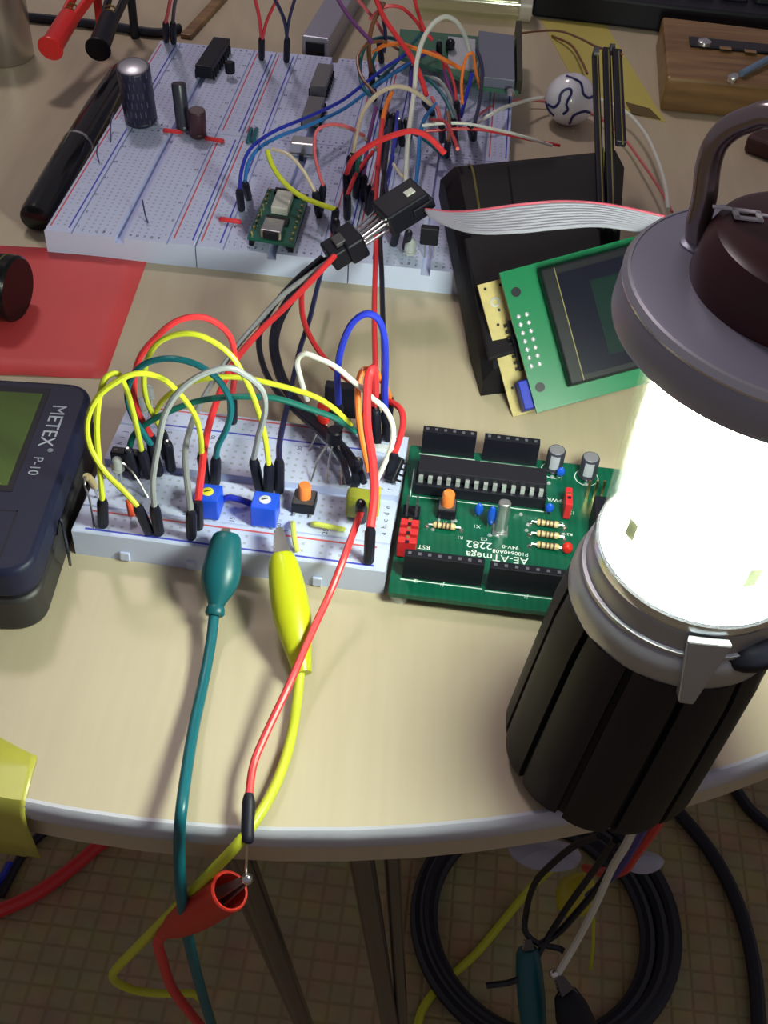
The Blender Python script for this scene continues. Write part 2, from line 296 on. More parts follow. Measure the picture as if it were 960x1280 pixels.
# ================================================================== BREADBOARDS
bb_m = mat('breadboard_plastic', (0.56, 0.61, 0.86), 0.5, var=0.03, scale=25); hole_m = mat('hole_dark', (0.40, 0.43, 0.58), 0.8); redline = mat('red_print', (0.62, 0.10, 0.12), 0.5); blueline = mat('blue_print', (0.04, 0.06, 0.55), 0.5); ink = mat('grey_print', (0.05, 0.05, 0.12), 0.6)
def copy_tree(o, parent=None):
    c = o.copy(); COL.objects.link(c); c.parent = parent
    for ch in o.children: copy_tree(ch, c)
    return c
def make_breadboard(label):                  # length 84 along x, depth 54.5 along y, 9 high
    r = thing('breadboard', label, 'breadboard', (0, 0, 0))
    L, D, H = 84.0, 54.5, 9.0
    prof = [(0.2, 0), (0.2, H-0.3), (0.5, H), (9.7, H), (9.9, H-0.8), (10.2, H-0.8), (10.4, H), (25.6, H), (25.6, H-2.4), (28.9, H-2.4), (28.9, H), (44.1, H), (44.3, H-0.8), (44.6, H-0.8), (44.8, H), (D-0.5, H), (D-0.2, H-0.3), (D-0.2, 0)]
    mb = MB(); n = len(prof); mb._a([(x, y, z) for x in (0.2, L-0.2) for y, z in prof], [(i, (i+1) % n, n+(i+1) % n, n+i) for i in range(n)]+[tuple(range(n)), tuple(range(2*n-1, n-1, -1))])
    mb.build('board_body', bb_m, r, bevel=0.0, smooth=False)
    for y, ma in ((1.6, blueline), (8.3, redline), (46.2, blueline), (52.9, redline)):
        MB().bx(3.5, L-3.5, y-0.28, y+0.28, H-0.02, H+0.06).build('rail_line', ma, r, smooth=False)
    hb = MB()
    def hole(x, y): hb._a([(x-.42, y-.42, H+.03), (x+.42, y-.42, H+.03), (x+.42, y+.42, H+.03), (x-.42, y+.42, H+.03)], [(0, 1, 2, 3)])
    for i in range(30):
        for k in range(5): hole(5.2+i*2.54, 13.6+k*2.54); hole(5.2+i*2.54, 30.9+k*2.54)
    for i in range(25):
        x = 5.2+(i+i//5)*2.54
        for y in (3.7, 6.24, 48.3, 50.84): hole(x, y)
    o = hb.build('contact_holes', hole_m, r, smooth=False); o['kind'] = 'stuff'
    tx = MB()
    for x in (2.6, L-2.6):
        for k, c in enumerate('abcde'): tx.text(c, 2.2, (x, 13.6+k*2.54, H+.05), (0, 1, 0), (-1, 0, 0), 0.02)
        for k, c in enumerate('fghij'): tx.text(c, 2.2, (x, 30.9+k*2.54, H+.05), (0, 1, 0), (-1, 0, 0), 0.02)
    for i in range(0, 31, 5):
        x = 5.2+max(i-1, 0)*2.54
        for y in (11.6, 43.2): tx.text(str(max(i, 1)), 1.9, (x, y, H+.05), (0, 1, 0), (-1, 0, 0), 0.02)
    o = tx.build('printed_characters', ink, r, smooth=False); o['kind'] = 'stuff'
    for x in (14, 32, 66): MB().bx(x-1.3, x+1.3, -0.5, 0.3, 0.4, 3.4).build('side_tab', bb_m, r, smooth=False, bevel=0.2)
    return r
small_bb = make_breadboard('small white breadboard beside the green circuit board, crowded with jumper wires')
SB = frame((-82.056, 203.877, 0), -4.314); BG = frame((-127.837, 348.423, 0), -3.024)
big_labels = [['white breadboard of the large block, front row, nearest the black pen', 'white breadboard of the large block, rear row, carrying the big upright capacitor'],
              ['white breadboard of the large block, front row, carrying the small green board', 'white breadboard of the large block, middle of the rear row'],
              ['white breadboard of the large block, front row, partly under the black case', 'white breadboard of the large block, rear row, under the densest wire tangle']]
for i in range(3):
    for j in range(2):
        c = copy_tree(small_bb); c['label'] = big_labels[i][j]; c['group'] = 'breadboards of the large block'
        c.matrix_world = Matrix.Translation(BG @ Vector(((i+1)*54.5, j*84.0, 0))*MM) @ Matrix.Rotation(math.radians(-3.024+90), 4, 'Z')
small_bb.matrix_world = Matrix.Translation(SB.translation*MM) @ Matrix.Rotation(math.radians(-4.314), 4, 'Z')
Zb = 9.1                                     # top of the breadboards

# ================================================================== GREEN CIRCUIT BOARD
PA = -3.6; PO = at(485, 740, 5); PB = frame((PO.x, PO.y, 0), PA); PBi = PB.inverted()
def onb(px, py, z=5.0): return PBi @ at(px, py, z)          # board-local coordinates of a spot
pcb_m = bpy.data.materials.new('green_solder_mask'); pcb_m.use_nodes = True; nt = pcb_m.node_tree; b = nt.nodes['Principled BSDF']; b.inputs['Roughness'].default_value = 0.3
tc = nt.nodes.new('ShaderNodeTexCoord'); wv = nt.nodes.new('ShaderNodeTexWave'); wv.inputs['Scale'].default_value = 160; wv.inputs['Distortion'].default_value = 1.5; wv.inputs['Detail'].default_value = 1
nz = nt.nodes.new('ShaderNodeTexNoise'); nz.inputs['Scale'].default_value = 120; cr = nt.nodes.new('ShaderNodeValToRGB'); cr.color_ramp.elements[0].color = (0.0, 0.055, 0.03, 1); cr.color_ramp.elements[1].color = (0.004, 0.125, 0.07, 1)
mx = nt.nodes.new('ShaderNodeMix'); mx.data_type = 'FLOAT'; mx.inputs[0].default_value = 0.75; nt.links.new(tc.outputs['Object'], wv.inputs['Vector']); nt.links.new(tc.outputs['Object'], nz.inputs['Vector']); nt.links.new(wv.outputs['Fac'], mx.inputs[2]); nt.links.new(nz.outputs['Fac'], mx.inputs[3]); nt.links.new(mx.outputs[0], cr.inputs[0]); nt.links.new(cr.outputs[0], b.inputs['Base Color'])
silk = mat('silkscreen_white', (0.75, 0.78, 0.75), 0.5); orange_p = mat('orange_button', (0.85, 0.22, 0.045), 0.4); red_p = mat('red_jumper_plastic', (0.55, 0.02, 0.025), 0.4); blue_c = mat('blue_ceramic', (0.01, 0.09, 0.60), 0.25); can = mat('crystal_can', (0.62, 0.62, 0.64), 0.3, 0.9); pad = mat('solder_pad', (0.85, 0.86, 0.9), 0.25, 0.7)
sleeve = mat('capacitor_sleeve', (0.035, 0.035, 0.055), 0.35); cap_top = mat('capacitor_top', (0.45, 0.45, 0.50), 0.35, 0.7); stripe_m = mat('capacitor_stripe', (0.38, 0.38, 0.46), 0.4)
res_m = mat('resistor_beige', (0.62, 0.47, 0.24), 0.4); band_m = mat('resistor_band', (0.10, 0.04, 0.02), 0.5)
board = thing('microcontroller_board', 'green microcontroller board with a long chip and black pin sockets, beside the lantern', 'circuit board', (PO.x, PO.y, 0))
W_, D_ = 69.0, 58.5
MB(PB).prism(rounded(0, W_, -0.2, D_, 0.8, 3), 3.4, 5.0).build('board_plate', pcb_m, board, smooth=False)
for x, y in ((3, 3), (W_-3, 3), (3, D_-3), (W_-3, D_-3)): MB(PB).lathe([(2.4, 0), (2.0, 3.4)], (x, y, 0), n=16).build('foot', mat('clear_foot', (0.55, 0.58, 0.6), 0.4), board)
Z = 5.0
def socket(p0, p1, n, name='pin_socket'):
    a = onb(*p0); b_ = onb(*p1); x0, x1, y = a.x, b_.x, (a.y+b_.y)/2
    o = MB(PB).bx(x0, x1, y, y+2.6, Z, Z+8.4).build(name, black_p, board, smooth=False, bevel=0.15)
    for i in range(n):
        x = x0+(i+.5)*(x1-x0)/n
        MB(PB).bx(x-.42, x+.42, y+0.85, y+1.75, Z+8.35, Z+8.5).build('socket_hole', mat('contact_grey', (0.32, 0.32, 0.36), 0.3, 0.8), o, smooth=False)
    MB(PB).bx(x0-.4, x1+.4, y-.75, y-.45, Z, Z+.05).build('silk_line', silk, board, smooth=False)
socket((526, 566), (592, 573), 6); socket((602, 574), (670, 584), 6)
socket((503, 721), (601, 735), 8); socket((608, 736), (712, 750), 8)
a = onb(517, 617); b_ = onb(680, 638); x0, x1, y = a.x, b_.x, (a.y+b_.y)/2
MB(PB).bx(x0, x1, y, y+10.2, Z, Z+3.8).build('chip_socket', black_p, board, smooth=False, bevel=0.2)
ch = MB(PB).bx(x0+.6, x1-.4, y+2.1, y+9.0, Z+4.3, Z+7.6).build('microchip', chip_m, board, smooth=False, bevel=0.3)
for i in range(14):
    x = x0+1.6+i*(x1-x0-3.2)/13
    MB(PB).bx(x-.62, x+.62, y+1.0, y+2.1, Z+3.8, Z+6.1).build('chip_pin', pad, ch, smooth=False, bevel=0.1)
    MB(PB).bx(x-.62, x+.62, y+9.0, y+9.6, Z+3.8, Z+6.1).build('chip_pin', pad, ch, smooth=False, bevel=0.1)
MB(PB).bx(x0-.3, x1+.3, y-1.0, y-.7, Z, Z+.05).build('silk_line', silk, board, smooth=False)
MB(PB).bx(x0-1.0, x0-.7, y-1.0, y+10.6, Z, Z+.05).build('silk_line', silk, board, smooth=False)
def tact(xf, c, z, parent, s=6.0):
    b0 = MB(xf).bx(c.x-s/2, c.x+s/2, c.y-s/2, c.y+s/2, z, z+3.4).build('switch_base', black_p, parent, smooth=False, bevel=0.3)
    MB(xf).bx(c.x-s/2+.3, c.x+s/2-.3, c.y-s/2+.3, c.y+s/2-.3, z+3.4, z+3.7).build('switch_plate', darkgrey, parent, smooth=False)
    MB(xf).lathe([(1.75, 0), (1.75, 4.0), (1.45, 4.5)], (c.x, c.y, z+3.6), n=24).build('push_button', orange_p, parent)
    for sx in (-1, 1):
        for sy in (-1, 1): MB(xf).bx(c.x+sx*s*.36-.35, c.x+sx*s*.36+.35, c.y+sy*(s/2+.55)-.5, c.y+sy*(s/2+.55)+.5, z, z+.35).build('switch_pin', pad, parent, smooth=False)
tact(PB, onb(558, 642), Z, board, 5.2)
def resistor(xf, p, ang, z, parent, L=6.2, r=0.95, span=9.5):
    d = Vector((math.cos(ang), math.sin(ang), 0)); c = Vector((p.x, p.y, z+r+0.2))
    o = MB(xf).lathe([(.6, 0), (1.0*r, .5), (1.0*r, 1.4), (.82*r, 1.9), (.82*r, L-1.9), (r, L-1.4), (r, L-.5), (.6, L)], c-d*(L/2), d, n=16).build('resistor', res_m, parent)
    for h in (0.9, 2.3, 3.3, 4.4): MB(xf).lathe([(r*1.04, 0), (r*1.04, .5)], c-d*(L/2)+d*h, d, n=16).build('resistor_band', band_m, o)
    lead = MB(xf)
    for s_ in (-1, 1):
        e = c+d*(s_*span/2); lead.tube([c+d*(s_*L/2), e-d*(s_*.4), Vector((e.x, e.y, z))], 0.3, n=6, smooth=False); lead.lathe([(.75, 0), (.5, .5)], (e.x, e.y, z), n=10)
    lead.build('resistor_lead', tin, o)
resistor(PB, onb(555, 661), 0, Z, board)
for py, px in ((658, 684), (672, 684), (686, 684)): resistor(PB, onb(px, py), -0.03, Z, board)
c = onb(625, 664); cx_ = MB(PB).prism([(c.x+x, c.y+yy) for x, yy in rounded(-1.7, 1.7, -1.5, 1.5, 1.4, 5)], Z+.5, Z+11.2).build('crystal', can, board, bevel=0.4)
MB(PB).bx(c.x-2.1, c.x+2.1, c.y-2.0, c.y+2.0, Z, Z+.6).build('crystal_flange', can, cx_, smooth=False)
for (px, py), h, nm in (((597, 648), 4.6, 0), ((612, 660), 7.2, 0), ((699, 599), 3.4, 0), ((685, 644), 3.4, 0)):
    c = onb(px, py); o = MB(PB).ball((c.x, c.y, Z+1.2+h/2), 1.0, sq=(1.25, 0.9, h/2)).build('ceramic_capacitor', blue_c, board)
    MB(PB).cyl((c.x-.6, c.y, Z), (c.x-.6, c.y, Z+2), .25, n=6).cyl((c.x+.6, c.y, Z), (c.x+.6, c.y, Z+2), .25, n=6).build('capacitor_lead', tin, o)
def elcap(xf, c, z, r, h, parent):
    o = MB(xf).lathe([(r*.93, 0), (r, .35), (r, 1.2), (r*.95, 1.5), (r, 1.8), (r, h-.4), (r*.92, h), (r*.80, h)], (c.x, c.y, z), n=32).build('electrolytic_capacitor', sleeve, parent)
    MB(xf).lathe([(r*.86, 0), (r*.80, .12)], (c.x, c.y, z+h-.05), n=28).build('capacitor_top', cap_top, o)
    st = MB(xf); vs = []; fs = []
    for i in range(7):
        a = -math.pi/2-.1+(i/6-.5)*1.05
        for zz in (1.9, h-.6): vs.append((c.x+1.012*r*math.cos(a), c.y+1.012*r*math.sin(a), z+zz))
    fs = [(2*i, 2*i+2, 2*i+3, 2*i+1) for i in range(6)]
    st._a(vs, fs).build('capacitor_stripe', stripe_m, o); 
    return o
for px, py in ((691, 588), (733, 597)):
    c = onb(px, py); elcap(PB, c, Z+.6, 2.6, 7.4, board)
    MB(PB).lathe([(3.5, 0), (3.5, .05), (3.3, .05), (3.3, 0)], (c.x, c.y, Z+.01), n=40, close=True).build('silk_ring', silk, board, smooth=False)
    MB(PB).lathe([(.7, 0), (.5, .4)], (c.x-.2, c.y-3.0, Z), n=12).build('solder_blob', pad, board)
def jumper_cap(px, py, sx=2.3, sy=4.6, n=1):
    c = onb(px, py); o = MB(PB).bx(c.x-sx/2, c.x+sx/2, c.y-sy/2, c.y+sy/2, Z+.6, Z+6.4).build('jumper_cap', red_p, board, smooth=False, bevel=0.25)
    MB(PB).bx(c.x-.5, c.x+.5, c.y-1.3, c.y-.3, Z+6.35, Z+6.5).build('jumper_slot', black_p, o, smooth=False)
    MB(PB).bx(c.x-.5, c.x+.5, c.y+.4, c.y+1.4, Z+6.35, Z+6.5).build('jumper_slot', gold, o, smooth=False)
jumper_cap(707, 640, 2.0, 7.0)
for py in (695, 684, 673): jumper_cap(507 + (695-py)*.16, py, 5.0, 2.3)
c = onb(513, 650); MB(PB).bx(c.x-2.4, c.x+2.4, c.y-2.6, c.y+3.2, Z, Z+2.6).build('pin_header', black_p, board, smooth=False, bevel=0.15)
for i in range(2):
    for j in range(2): MB(PB).bx(c.x-1.5+i*2.6, c.x-.9+i*2.6, c.y-1.2+j*2.6, c.y-.6+j*2.6, Z+2.6, Z+7.5).build('header_pin', darkgrey, board, smooth=False)
for i in range(3): c = onb(733+i*9, 622); MB(PB).bx(c.x-.35, c.x+.35, c.y-.35, c.y+.35, Z, Z+6.5).build('header_pin', gold, board, smooth=False)
c = onb(752, 668); MB(PB).bx(c.x-3.5, c.x+5.5, c.y-5, c.y+5.5, Z, Z+9.5).build('power_jack', black_p, board, smooth=False, bevel=0.5)
c = onb(708, 690); MB(PB).ball((c.x, c.y, Z+1.6), 1.5, sq=(1, 1, 1.2)).build('indicator_led', mat('red_led', (0.7, 0.03, 0.02), 0.2), board)
for px, py in ((548, 657), (569, 651), (541, 662), (612, 669), (622, 670), (660, 656), (658, 663), (704, 668), (663, 598), (680, 606), (686, 604), (651, 643)):
    c = onb(px, py); MB(PB).lathe([(.62, 0), (.4, .35)], (c.x, c.y, Z), n=10).build('solder_pad', pad, board)
tx = MB(PB); R180 = ((-1, 0, 0), (0, -1, 0))
for s_, px, py, sz in (('AE-ATmega', 621, 697, 3.5), ('2282', 599, 681, 3.6), ('94V-0', 638, 684, 1.9), ('P100640A08', 638, 691, 1.9), ('RST', 530, 684, 2.1), ('R1', 575, 672, 1.6), ('S1', 556, 653, 1.4), ('C1', 700, 654, 1.7), ('X1', 596, 658, 1.8), ('PWR', 693, 625, 1.9), ('13', 715, 641, 1.8), ('J2', 520, 726, 1.7), ('J1', 552, 731, 1.7), ('J1', 657, 746, 1.7), ('C2', 605, 674, 1.6), ('R3', 712, 668, 1.5)):
    c = onb(px, py); tx.text(s_, sz, (c.x, c.y, Z+.04), *R180, 0.02)
tx.build('board_lettering', silk, board, smooth=False)

# ================================================================== METER
meter_m = mat('meter_navy', (0.010, 0.012, 0.038), 0.5, spec=.3); meter_d = mat('meter_base_black', (0.022, 0.020, 0.022), 0.5); lcd_g = mat('meter_lcd', (0.06, 0.105, 0.012), 0.35, spec=.25, var=0.03); meter_t = mat('meter_print', (0.42, 0.46, 0.55), 0.5)
meter = thing('multimeter', 'navy multimeter with an olive display lying at the left of the small breadboard', 'multimeter', (-150, 210, 0))
MX = frame((-83.2, 176.5, 0), 1.2)
MB(MX).prism(rounded(-135, 0, 0, 73, 7), 0.3, 11.5).build('base_shell', meter_d, meter, bevel=1.2)
MB(MX).prism(rounded(-134.4, -0.6, 0.6, 72.4, 7), 11.5, 12.3).build('seam', black_p, meter)
MB(MX).prism(rounded(-135, 0, 0, 73, 7), 12.3, 22.0).build('top_shell', meter_m, meter, bevel=1.6, seg=3)
MB(MX).bx(-100, -11.4, 27.5, 69.5, 21.9, 22.12).build('display_bezel', black_p, meter, smooth=False)
MB(MX).bx(-98, -13.0, 29.5, 66.8, 22.1, 22.3).build('display', lcd_g, meter, smooth=False)
MB(MX).bx(-8.4, -8.0, 3.5, 21.0, 21.9, 22.06).bx(-120, -8.0, 20.6, 21.0, 21.9, 22.06).build('panel_groove', black_p, meter, smooth=False)
tx = MB(MX); tx.text('METEX', 5.6, (-7.4, 54.0, 22.06), (0, -1, 0), (1, 0, 0), 0.03); tx.text('\u00ae', 1.9, (-5.6, 44.0, 22.06), (0, -1, 0), (1, 0, 0), 0.03); tx.text('P-10', 3.9, (-7.9, 37.6, 22.06), (0, -1, 0), (1, 0, 0), 0.03)
tx.build('meter_lettering', meter_t, meter, smooth=False)

# ================================================================== PAPER, CASE, LCD
pp = mat('red_paper', (0.62, 0.060, 0.065), 0.55, var=0.12, scale=30); pq = [at(-60, 306), at(188, 315), at(131, 474), at(-40, 468)]
vs = []; G = 8
for i in range(G+1):
    for j in range(G+1):
        a = pq[0].lerp(pq[1], i/G); b_ = pq[3].lerp(pq[2], i/G); p = a.lerp(b_, j/G); p.z = 0.15+0.5*(math.sin(i*1.3)*math.cos(j*1.1)*.5+.5)*(0.2+0.8*(i/G)*(1-i/G)*4); vs.append(p)
fs = [(i*(G+1)+j, (i+1)*(G+1)+j, (i+1)*(G+1)+j+1, i*(G+1)+j+1) for i in range(G) for j in range(G)]
o = MB()._a(vs, fs).build('paper_sheet', pp); sm = o.modifiers.new('thick', 'SOLIDIFY'); sm.thickness = 0.12*MM
tag(o, 'red paper sheet lying between the multimeter and the large breadboard block', 'paper')
cyl = thing('black_canister', 'short glossy black cylinder lying on the red paper sheet', 'canister', at(0, 380, 0))
p1 = at(22, 362, 11); p0 = p1+Vector((-40, 8, 0)); dd = (p1-p0).normalized()
MB().lathe([(10.0, 0), (10.6, 1), (10.6, 34), (10.0, 35)], p0, dd, n=40).build('barrel', mat('gloss_black', (0.005, 0.005, 0.006), 0.2, spec=.3), cyl)
MB().lathe([(10.2, 35), (11.0, 36), (11.0, 40), (10.2, 41), (3, 41)], p0, dd, n=40).build('end_cap', mat('gloss_black', (0.005, 0.005, 0.006), 0.2, spec=.3), cyl)
MB().lathe([(11.08, 36.6), (11.08, 37.2), (10.5, 37.2), (10.5, 36.6)], p0, dd, n=40, close=True).build('end_ring', mat('olive_ring', (0.10, 0.10, 0.02), 0.3), cyl)

leather = mat('black_leather', (0.007, 0.006, 0.009), 0.6, spec=.22, bump=0.15, scale=400); seam_m = mat('olive_seam', (0.16, 0.13, 0.03), 0.5)
BL, BR, FR, FL_ = at(553, 196, 34), at(787, 164, 45), at(772, 400, 24), at(607, 452, 14)
case = thing('black_case', 'black leather case lying behind the green display module, under the ribbon cable', 'case', (50, 340, 0))
def case_pt(u, v, k):                         # u across, v from front to back, k 0 bottom 1 top
    p = FL_.lerp(FR, u).lerp(BL.lerp(BR, u), v).copy()
    bot = Vector((p.x, p.y, max(0.3, 0.3+(p.y-300)*0.24 if p.y > 300 else 0.3)))
    return bot.lerp(p, k)
mb = MB(); nu, nv = 14, 10; top = []; bot = []
for i in range(nu+1):
    for j in range(nv+1):
        u, v = i/nu, j/nv; e = min(u, 1-u); f_ = min(v, 1-v); k = 1-0.30*max(0, 1-e/0.08)**2-0.28*max(0, 1-f_/0.08)**2
        top.append(case_pt(u, v, k)); bot.append(case_pt(u, v, 0))
n0 = len(top); idx = lambda i, j: i*(nv+1)+j; fs = []
for i in range(nu):
    for j in range(nv): fs.append((idx(i, j), idx(i+1, j), idx(i+1, j+1), idx(i, j+1))); fs.append((n0+idx(i, j), n0+idx(i, j+1), n0+idx(i+1, j+1), n0+idx(i+1, j)))
for i in range(nu): fs.append((idx(i, 0), n0+idx(i, 0), n0+idx(i+1, 0), idx(i+1, 0))); fs.append((idx(i, nv), idx(i+1, nv), n0+idx(i+1, nv), n0+idx(i, nv)))
for j in range(nv): fs.append((idx(0, j), idx(0, j+1), n0+idx(0, j+1), n0+idx(0, j))); fs.append((idx(nu, j), n0+idx(nu, j), n0+idx(nu, j+1), idx(nu, j+1)))
mb._a(top+bot, fs).build('case_body', leather, case)
for u in (0.145, 0.86): MB().tube([case_pt(u, v, 1)+Vector((0, 0, .15)) for v in (0.1, .3, .5, .7, .91)]+[case_pt(u, .985, .8)], 0.45, n=6).build('seam', seam_m, case)
MB().tube([case_pt(0.34, v, 1)+Vector((0, 0, .1)) for v in (0.62, .7, .8, .9)], 0.4, n=6).build('seam', leather, case)
MB().hexa([case_pt(.02, .0, .96), case_pt(.98, 0, .96), case_pt(.98, .55, .99), case_pt(.02, .55, .99)], [case_pt(.02, .0, .96)+Vector((0, 0, 1.4)), case_pt(.98, 0, .96)+Vector((0, 0, 1.4)), case_pt(.98, .55, 1.0)+Vector((0, 0, 1.4)), case_pt(.02, .55, 1.0)+Vector((0, 0, 1.4))]).build('case_flap', leather, case, bevel=0.5, smooth=False)

# display module leaning on the case: plane faces the viewer's side, bottom left corner of the perforated board touches the table
b0 = at(641, 521, 0.4); depth = (b0-CAM).dot(_fw)
ux = (_rt*0.966+_up*0.259).normalized(); uy = (_up*0.966-_rt*0.259).normalized(); un = ux.cross(uy)
def planept(px, py, dep): d = ray(px, py); return CAM+d*dep
PLX = Matrix((ux, uy, un)).transposed().to_4x4(); PLX.translation = b0
c0 = planept(671, 516, depth-11.0); LCX = PLX.copy(); LCX.translation = c0
def lcl(px, py): d = ray(px, py); t = (c0-CAM).dot(un)/d.dot(un); q = CAM+d*t-c0; return q.dot(ux), q.dot(uy)
lcd = thing('display_module', 'green character display module leaning on the black case', 'display', b0)
_, hh = lcl(624, 341); WL = hh*80/36; print('LCD h', hh)
perf = MB(PLX).bx(0, WL*.9, 0, hh*0.97, -1.6, 0).build('perforated_board', mat('perfboard', (0.46, 0.36, 0.14), 0.6, var=0.2, scale=300), lcd, smooth=False)
MB(PLX).bx(5.5, 12, hh*.30, hh*.66, 0, 3.6).build('socket_block', black_p, perf, smooth=False, bevel=.3)
for i in range(8): y = hh*.32+i*hh*.045; MB(PLX).bx(4.6, 5.6, y-.4, y+.4, 0, 1.5).build('socket_pin', black_p, perf, smooth=False)
MB(PLX).bx(3, 11, 0.5, 9.5, 0, 9).build('blue_trimmer', mat('trimmer_blue', (0.006, 0.02, 0.36), 0.45, spec=.2), perf, smooth=False, bevel=.3)
MB(PLX).lathe([(1.6, 0), (1.6, .25), (.9, .25), (.9, 0)], (4, hh*.82, 0), n=20, close=True).build('eyelet', tin, perf)
for px_, py_ in ((2, .93), (7, .93), (4.5, .76), (8, .7), (3, .66), (2.2, .2), (4, .1)): MB(PLX).lathe([(.5, 0), (.5, .06)], (px_, hh*py_, 0), n=8).build('board_hole', black_p, perf)
MB(LCX).bx(0, WL, 0, hh, -1.6, 0).build('display_plate', mat('display_green', (0.004, 0.125, 0.05), 0.35, var=.1, spec=.3), lcd, smooth=False)
bx0, by0 = lcl(709, 487); bx1, by1 = lcl(674, 340)
x0 = (bx0+bx1)/2-0.4
bz = MB(LCX).bx(x0, WL-4, by0+.5, by1-.5, 0, 6.5).build('bezel', mat('bezel_black', (0.006, 0.006, 0.009), 0.45, spec=.2), lcd, smooth=False, bevel=0.6)
MB(LCX).bx(x0+4.2, WL-8, by0+2.5, by1-3.0, 6.4, 6.65).build('display_glass', mat('display_glass', (0.005, 0.005, 0.012), 0.3, spec=.15), bz, smooth=False)
MB(LCX).bx(x0+13.5, WL-14, by0+6.5, by1-7.5, 6.6, 6.75).build('display_area', mat('display_area', (0.005, 0.014, 0.013), 0.3, spec=.15), bz, smooth=False)
MB(LCX).bx(x0+4.1, x0+4.35, by0+1.0, by1-1.0, 6.4, 6.9).build('bezel_edge', seam_m, bz, smooth=False)
for px, py in ((645, 365), (675, 484)):
    x, y = lcl(px, py); MB(LCX).lathe([(1.5, 0), (1.5, .08)], (x, y, 0), n=20).build('mounting_hole', black_p, lcd)
xa, ya = lcl(648, 396); xb, yb = lcl(664, 458)
for i in range(7):
    for k in (0, 1): MB(LCX).ball((xa+(xb-xa)*i/6+k*2.6, ya+(yb-ya)*i/6, 0.3), 0.72, n=10, sq=(1, 1, .8)).build('solder_joint', pad, lcd)
for i in range(7): MB(LCX).cyl((xa+1.3+(xb-xa)*i/6, ya+(yb-ya)*i/6, -1.6), (xa+1.3+(xb-xa)*i/6, ya+(yb-ya)*i/6, -9.6), .35, n=6).build('standoff_pin', gold, lcd)
# ================================================================== JUMPER WIRES
def plug_geo(B, T, L=14.0):
    d = (T-B).normalized(); return B, T, d
def path(pts, A, B, zmin, zmax=75.0):         # middle points: depth runs evenly from end to end, height follows
    n = len(pts); L = [0.0]; prev = None
    allp = [A[1]]+[p[:2] for p in pts]+[B[1]]
    for i in range(1, len(allp)): L.append(L[-1]+math.hypot(allp[i][0]-allp[i-1][0], allp[i][1]-allp[i-1][1]))
    out = [A[0]]
    for i, p in enumerate(pts):
        if len(p) == 3: out.append(at(*p)); continue
        t = L[i+1]/max(L[-1], 1e-6); q = at_y(p[0], p[1], A[0].y+(B[0].y-A[0].y)*t)
        if q.z < zmin: q = at(p[0], p[1], zmin)
        if q.z > zmax: q = at(p[0], p[1], zmax)
        out.append(q)
    return out+[B[0]]
def wire(label, col, pts, a=None, b=None, r=0.75, zb=Zb, zmin=None, zmax=75.0, group='jumper wires', name='jumper_wire', ph=13.0, cat='wire'):
    """a / b: foot of a plug standing in a board (px, py) or None for a bare end; first / last entry of pts is then the plug's top"""
    zmin = (zb+1.0) if zmin is None else zmin
    def end(p, foot):
        if foot is not None: return (at(p[0], p[1], zb+ph), p[:2])
        return (at(*p) if len(p) == 3 else at(p[0], p[1], zmin), p[:2])
    A = end(pts[0], a); B = end(pts[-1], b); P = path(pts[1:-1], A, B, zmin, zmax)
    if a is None and b is None:
        o = MB().tube(P, r, n=8, dense=5).build(name, WIRE[col]); return tag(o, label, cat, group)
    base = at(a[0], a[1], zb) if a else at(b[0], b[1], zb)
    th = thing(name, label, cat, base, group); MB().tube(P, r, n=8, dense=5).build('wire_sheath', WIRE[col], th)
    for foot, e, nxt in ((a, A, P[1]), (b, B, P[-2])):
        if foot is None: continue
        f = at(foot[0], foot[1], zb+0.1); d = e[0]-f
        MB().lathe([(1.05, 0), (1.35, .6), (1.45, 1.5), (1.45, d.length-1.6), (1.2, d.length-.3), (0.9, d.length+.4)], f, d, n=10).build('plug', plug_m, th)
    return th
S_ = 'jumper wires on the small breadboard'
wire('bright yellow jumper arching over the leftmost plug, first in the front rail', 'yellow', [(128, 625), (125, 589), (121, 534), (125, 493), (134, 470), (146, 467), (156, 482), (165, 510), (172, 540), (177, 563)], (129, 657), (186, 596), group=S_)
wire('yellow jumper bulging left past the multimeter edge, plugged beside the red-orange resistor', 'yellow', [(172, 633), (154, 613), (132, 591), (113, 559), (109, 529), (121, 498), (143, 479), (170, 467), (200, 472), (225, 493), (244, 520), (251, 548), (252, 568)], (187, 666), (257, 604), group=S_)
wire('grey jumper arch from the front rail to the middle plug trio', 'grey', [(193, 633), (191, 602), (198, 556), (206, 518), (225, 488), (255, 467), (288, 460), (307, 469), (320, 479), (329, 491), (331, 515), (323, 545), (317, 574)], (199, 667), (325, 613), r=.8, group=S_)
wire('grey wire rising from the front rail to the pin connector in mid air', 'grey', [(239, 640), (234, 602), (232, 561), (244, 518), (266, 477), (296, 433), (320, 405), (350, 372), (385, 345), (412, 326, 26)], (239, 672), None, r=.85, group=S_)
wire('red wire rising beside the grey one to the pin connector in mid air', 'red', [(247, 627), (252, 589), (258, 545), (271, 501), (290, 457), (320, 419), (352, 388), (388, 352), (418, 320, 28)], (248, 660), None, r=1.0, group=S_)
wire('teal jumper arch just behind the blue trimmer with the yellow dial', 'teal', [(270, 572), (272, 559), (284, 534), (289, 507), (282, 488), (269, 471), (244, 455), (211, 448), (181, 455), (165, 471), (159, 493), (165, 518), (178, 540), (189, 556)], (269, 605), (199, 593), r=.85, group=S_)
wire('red jumper making the tallest arch over the left end of the small breadboard', 'red', [(189, 545), (173, 515), (167, 488), (174, 449), (195, 422), (222, 401), (250, 396), (274, 406), (288, 422), (293, 445), (293, 470), (290, 497)], (192, 582), (291, 528), r=.85, group=S_)
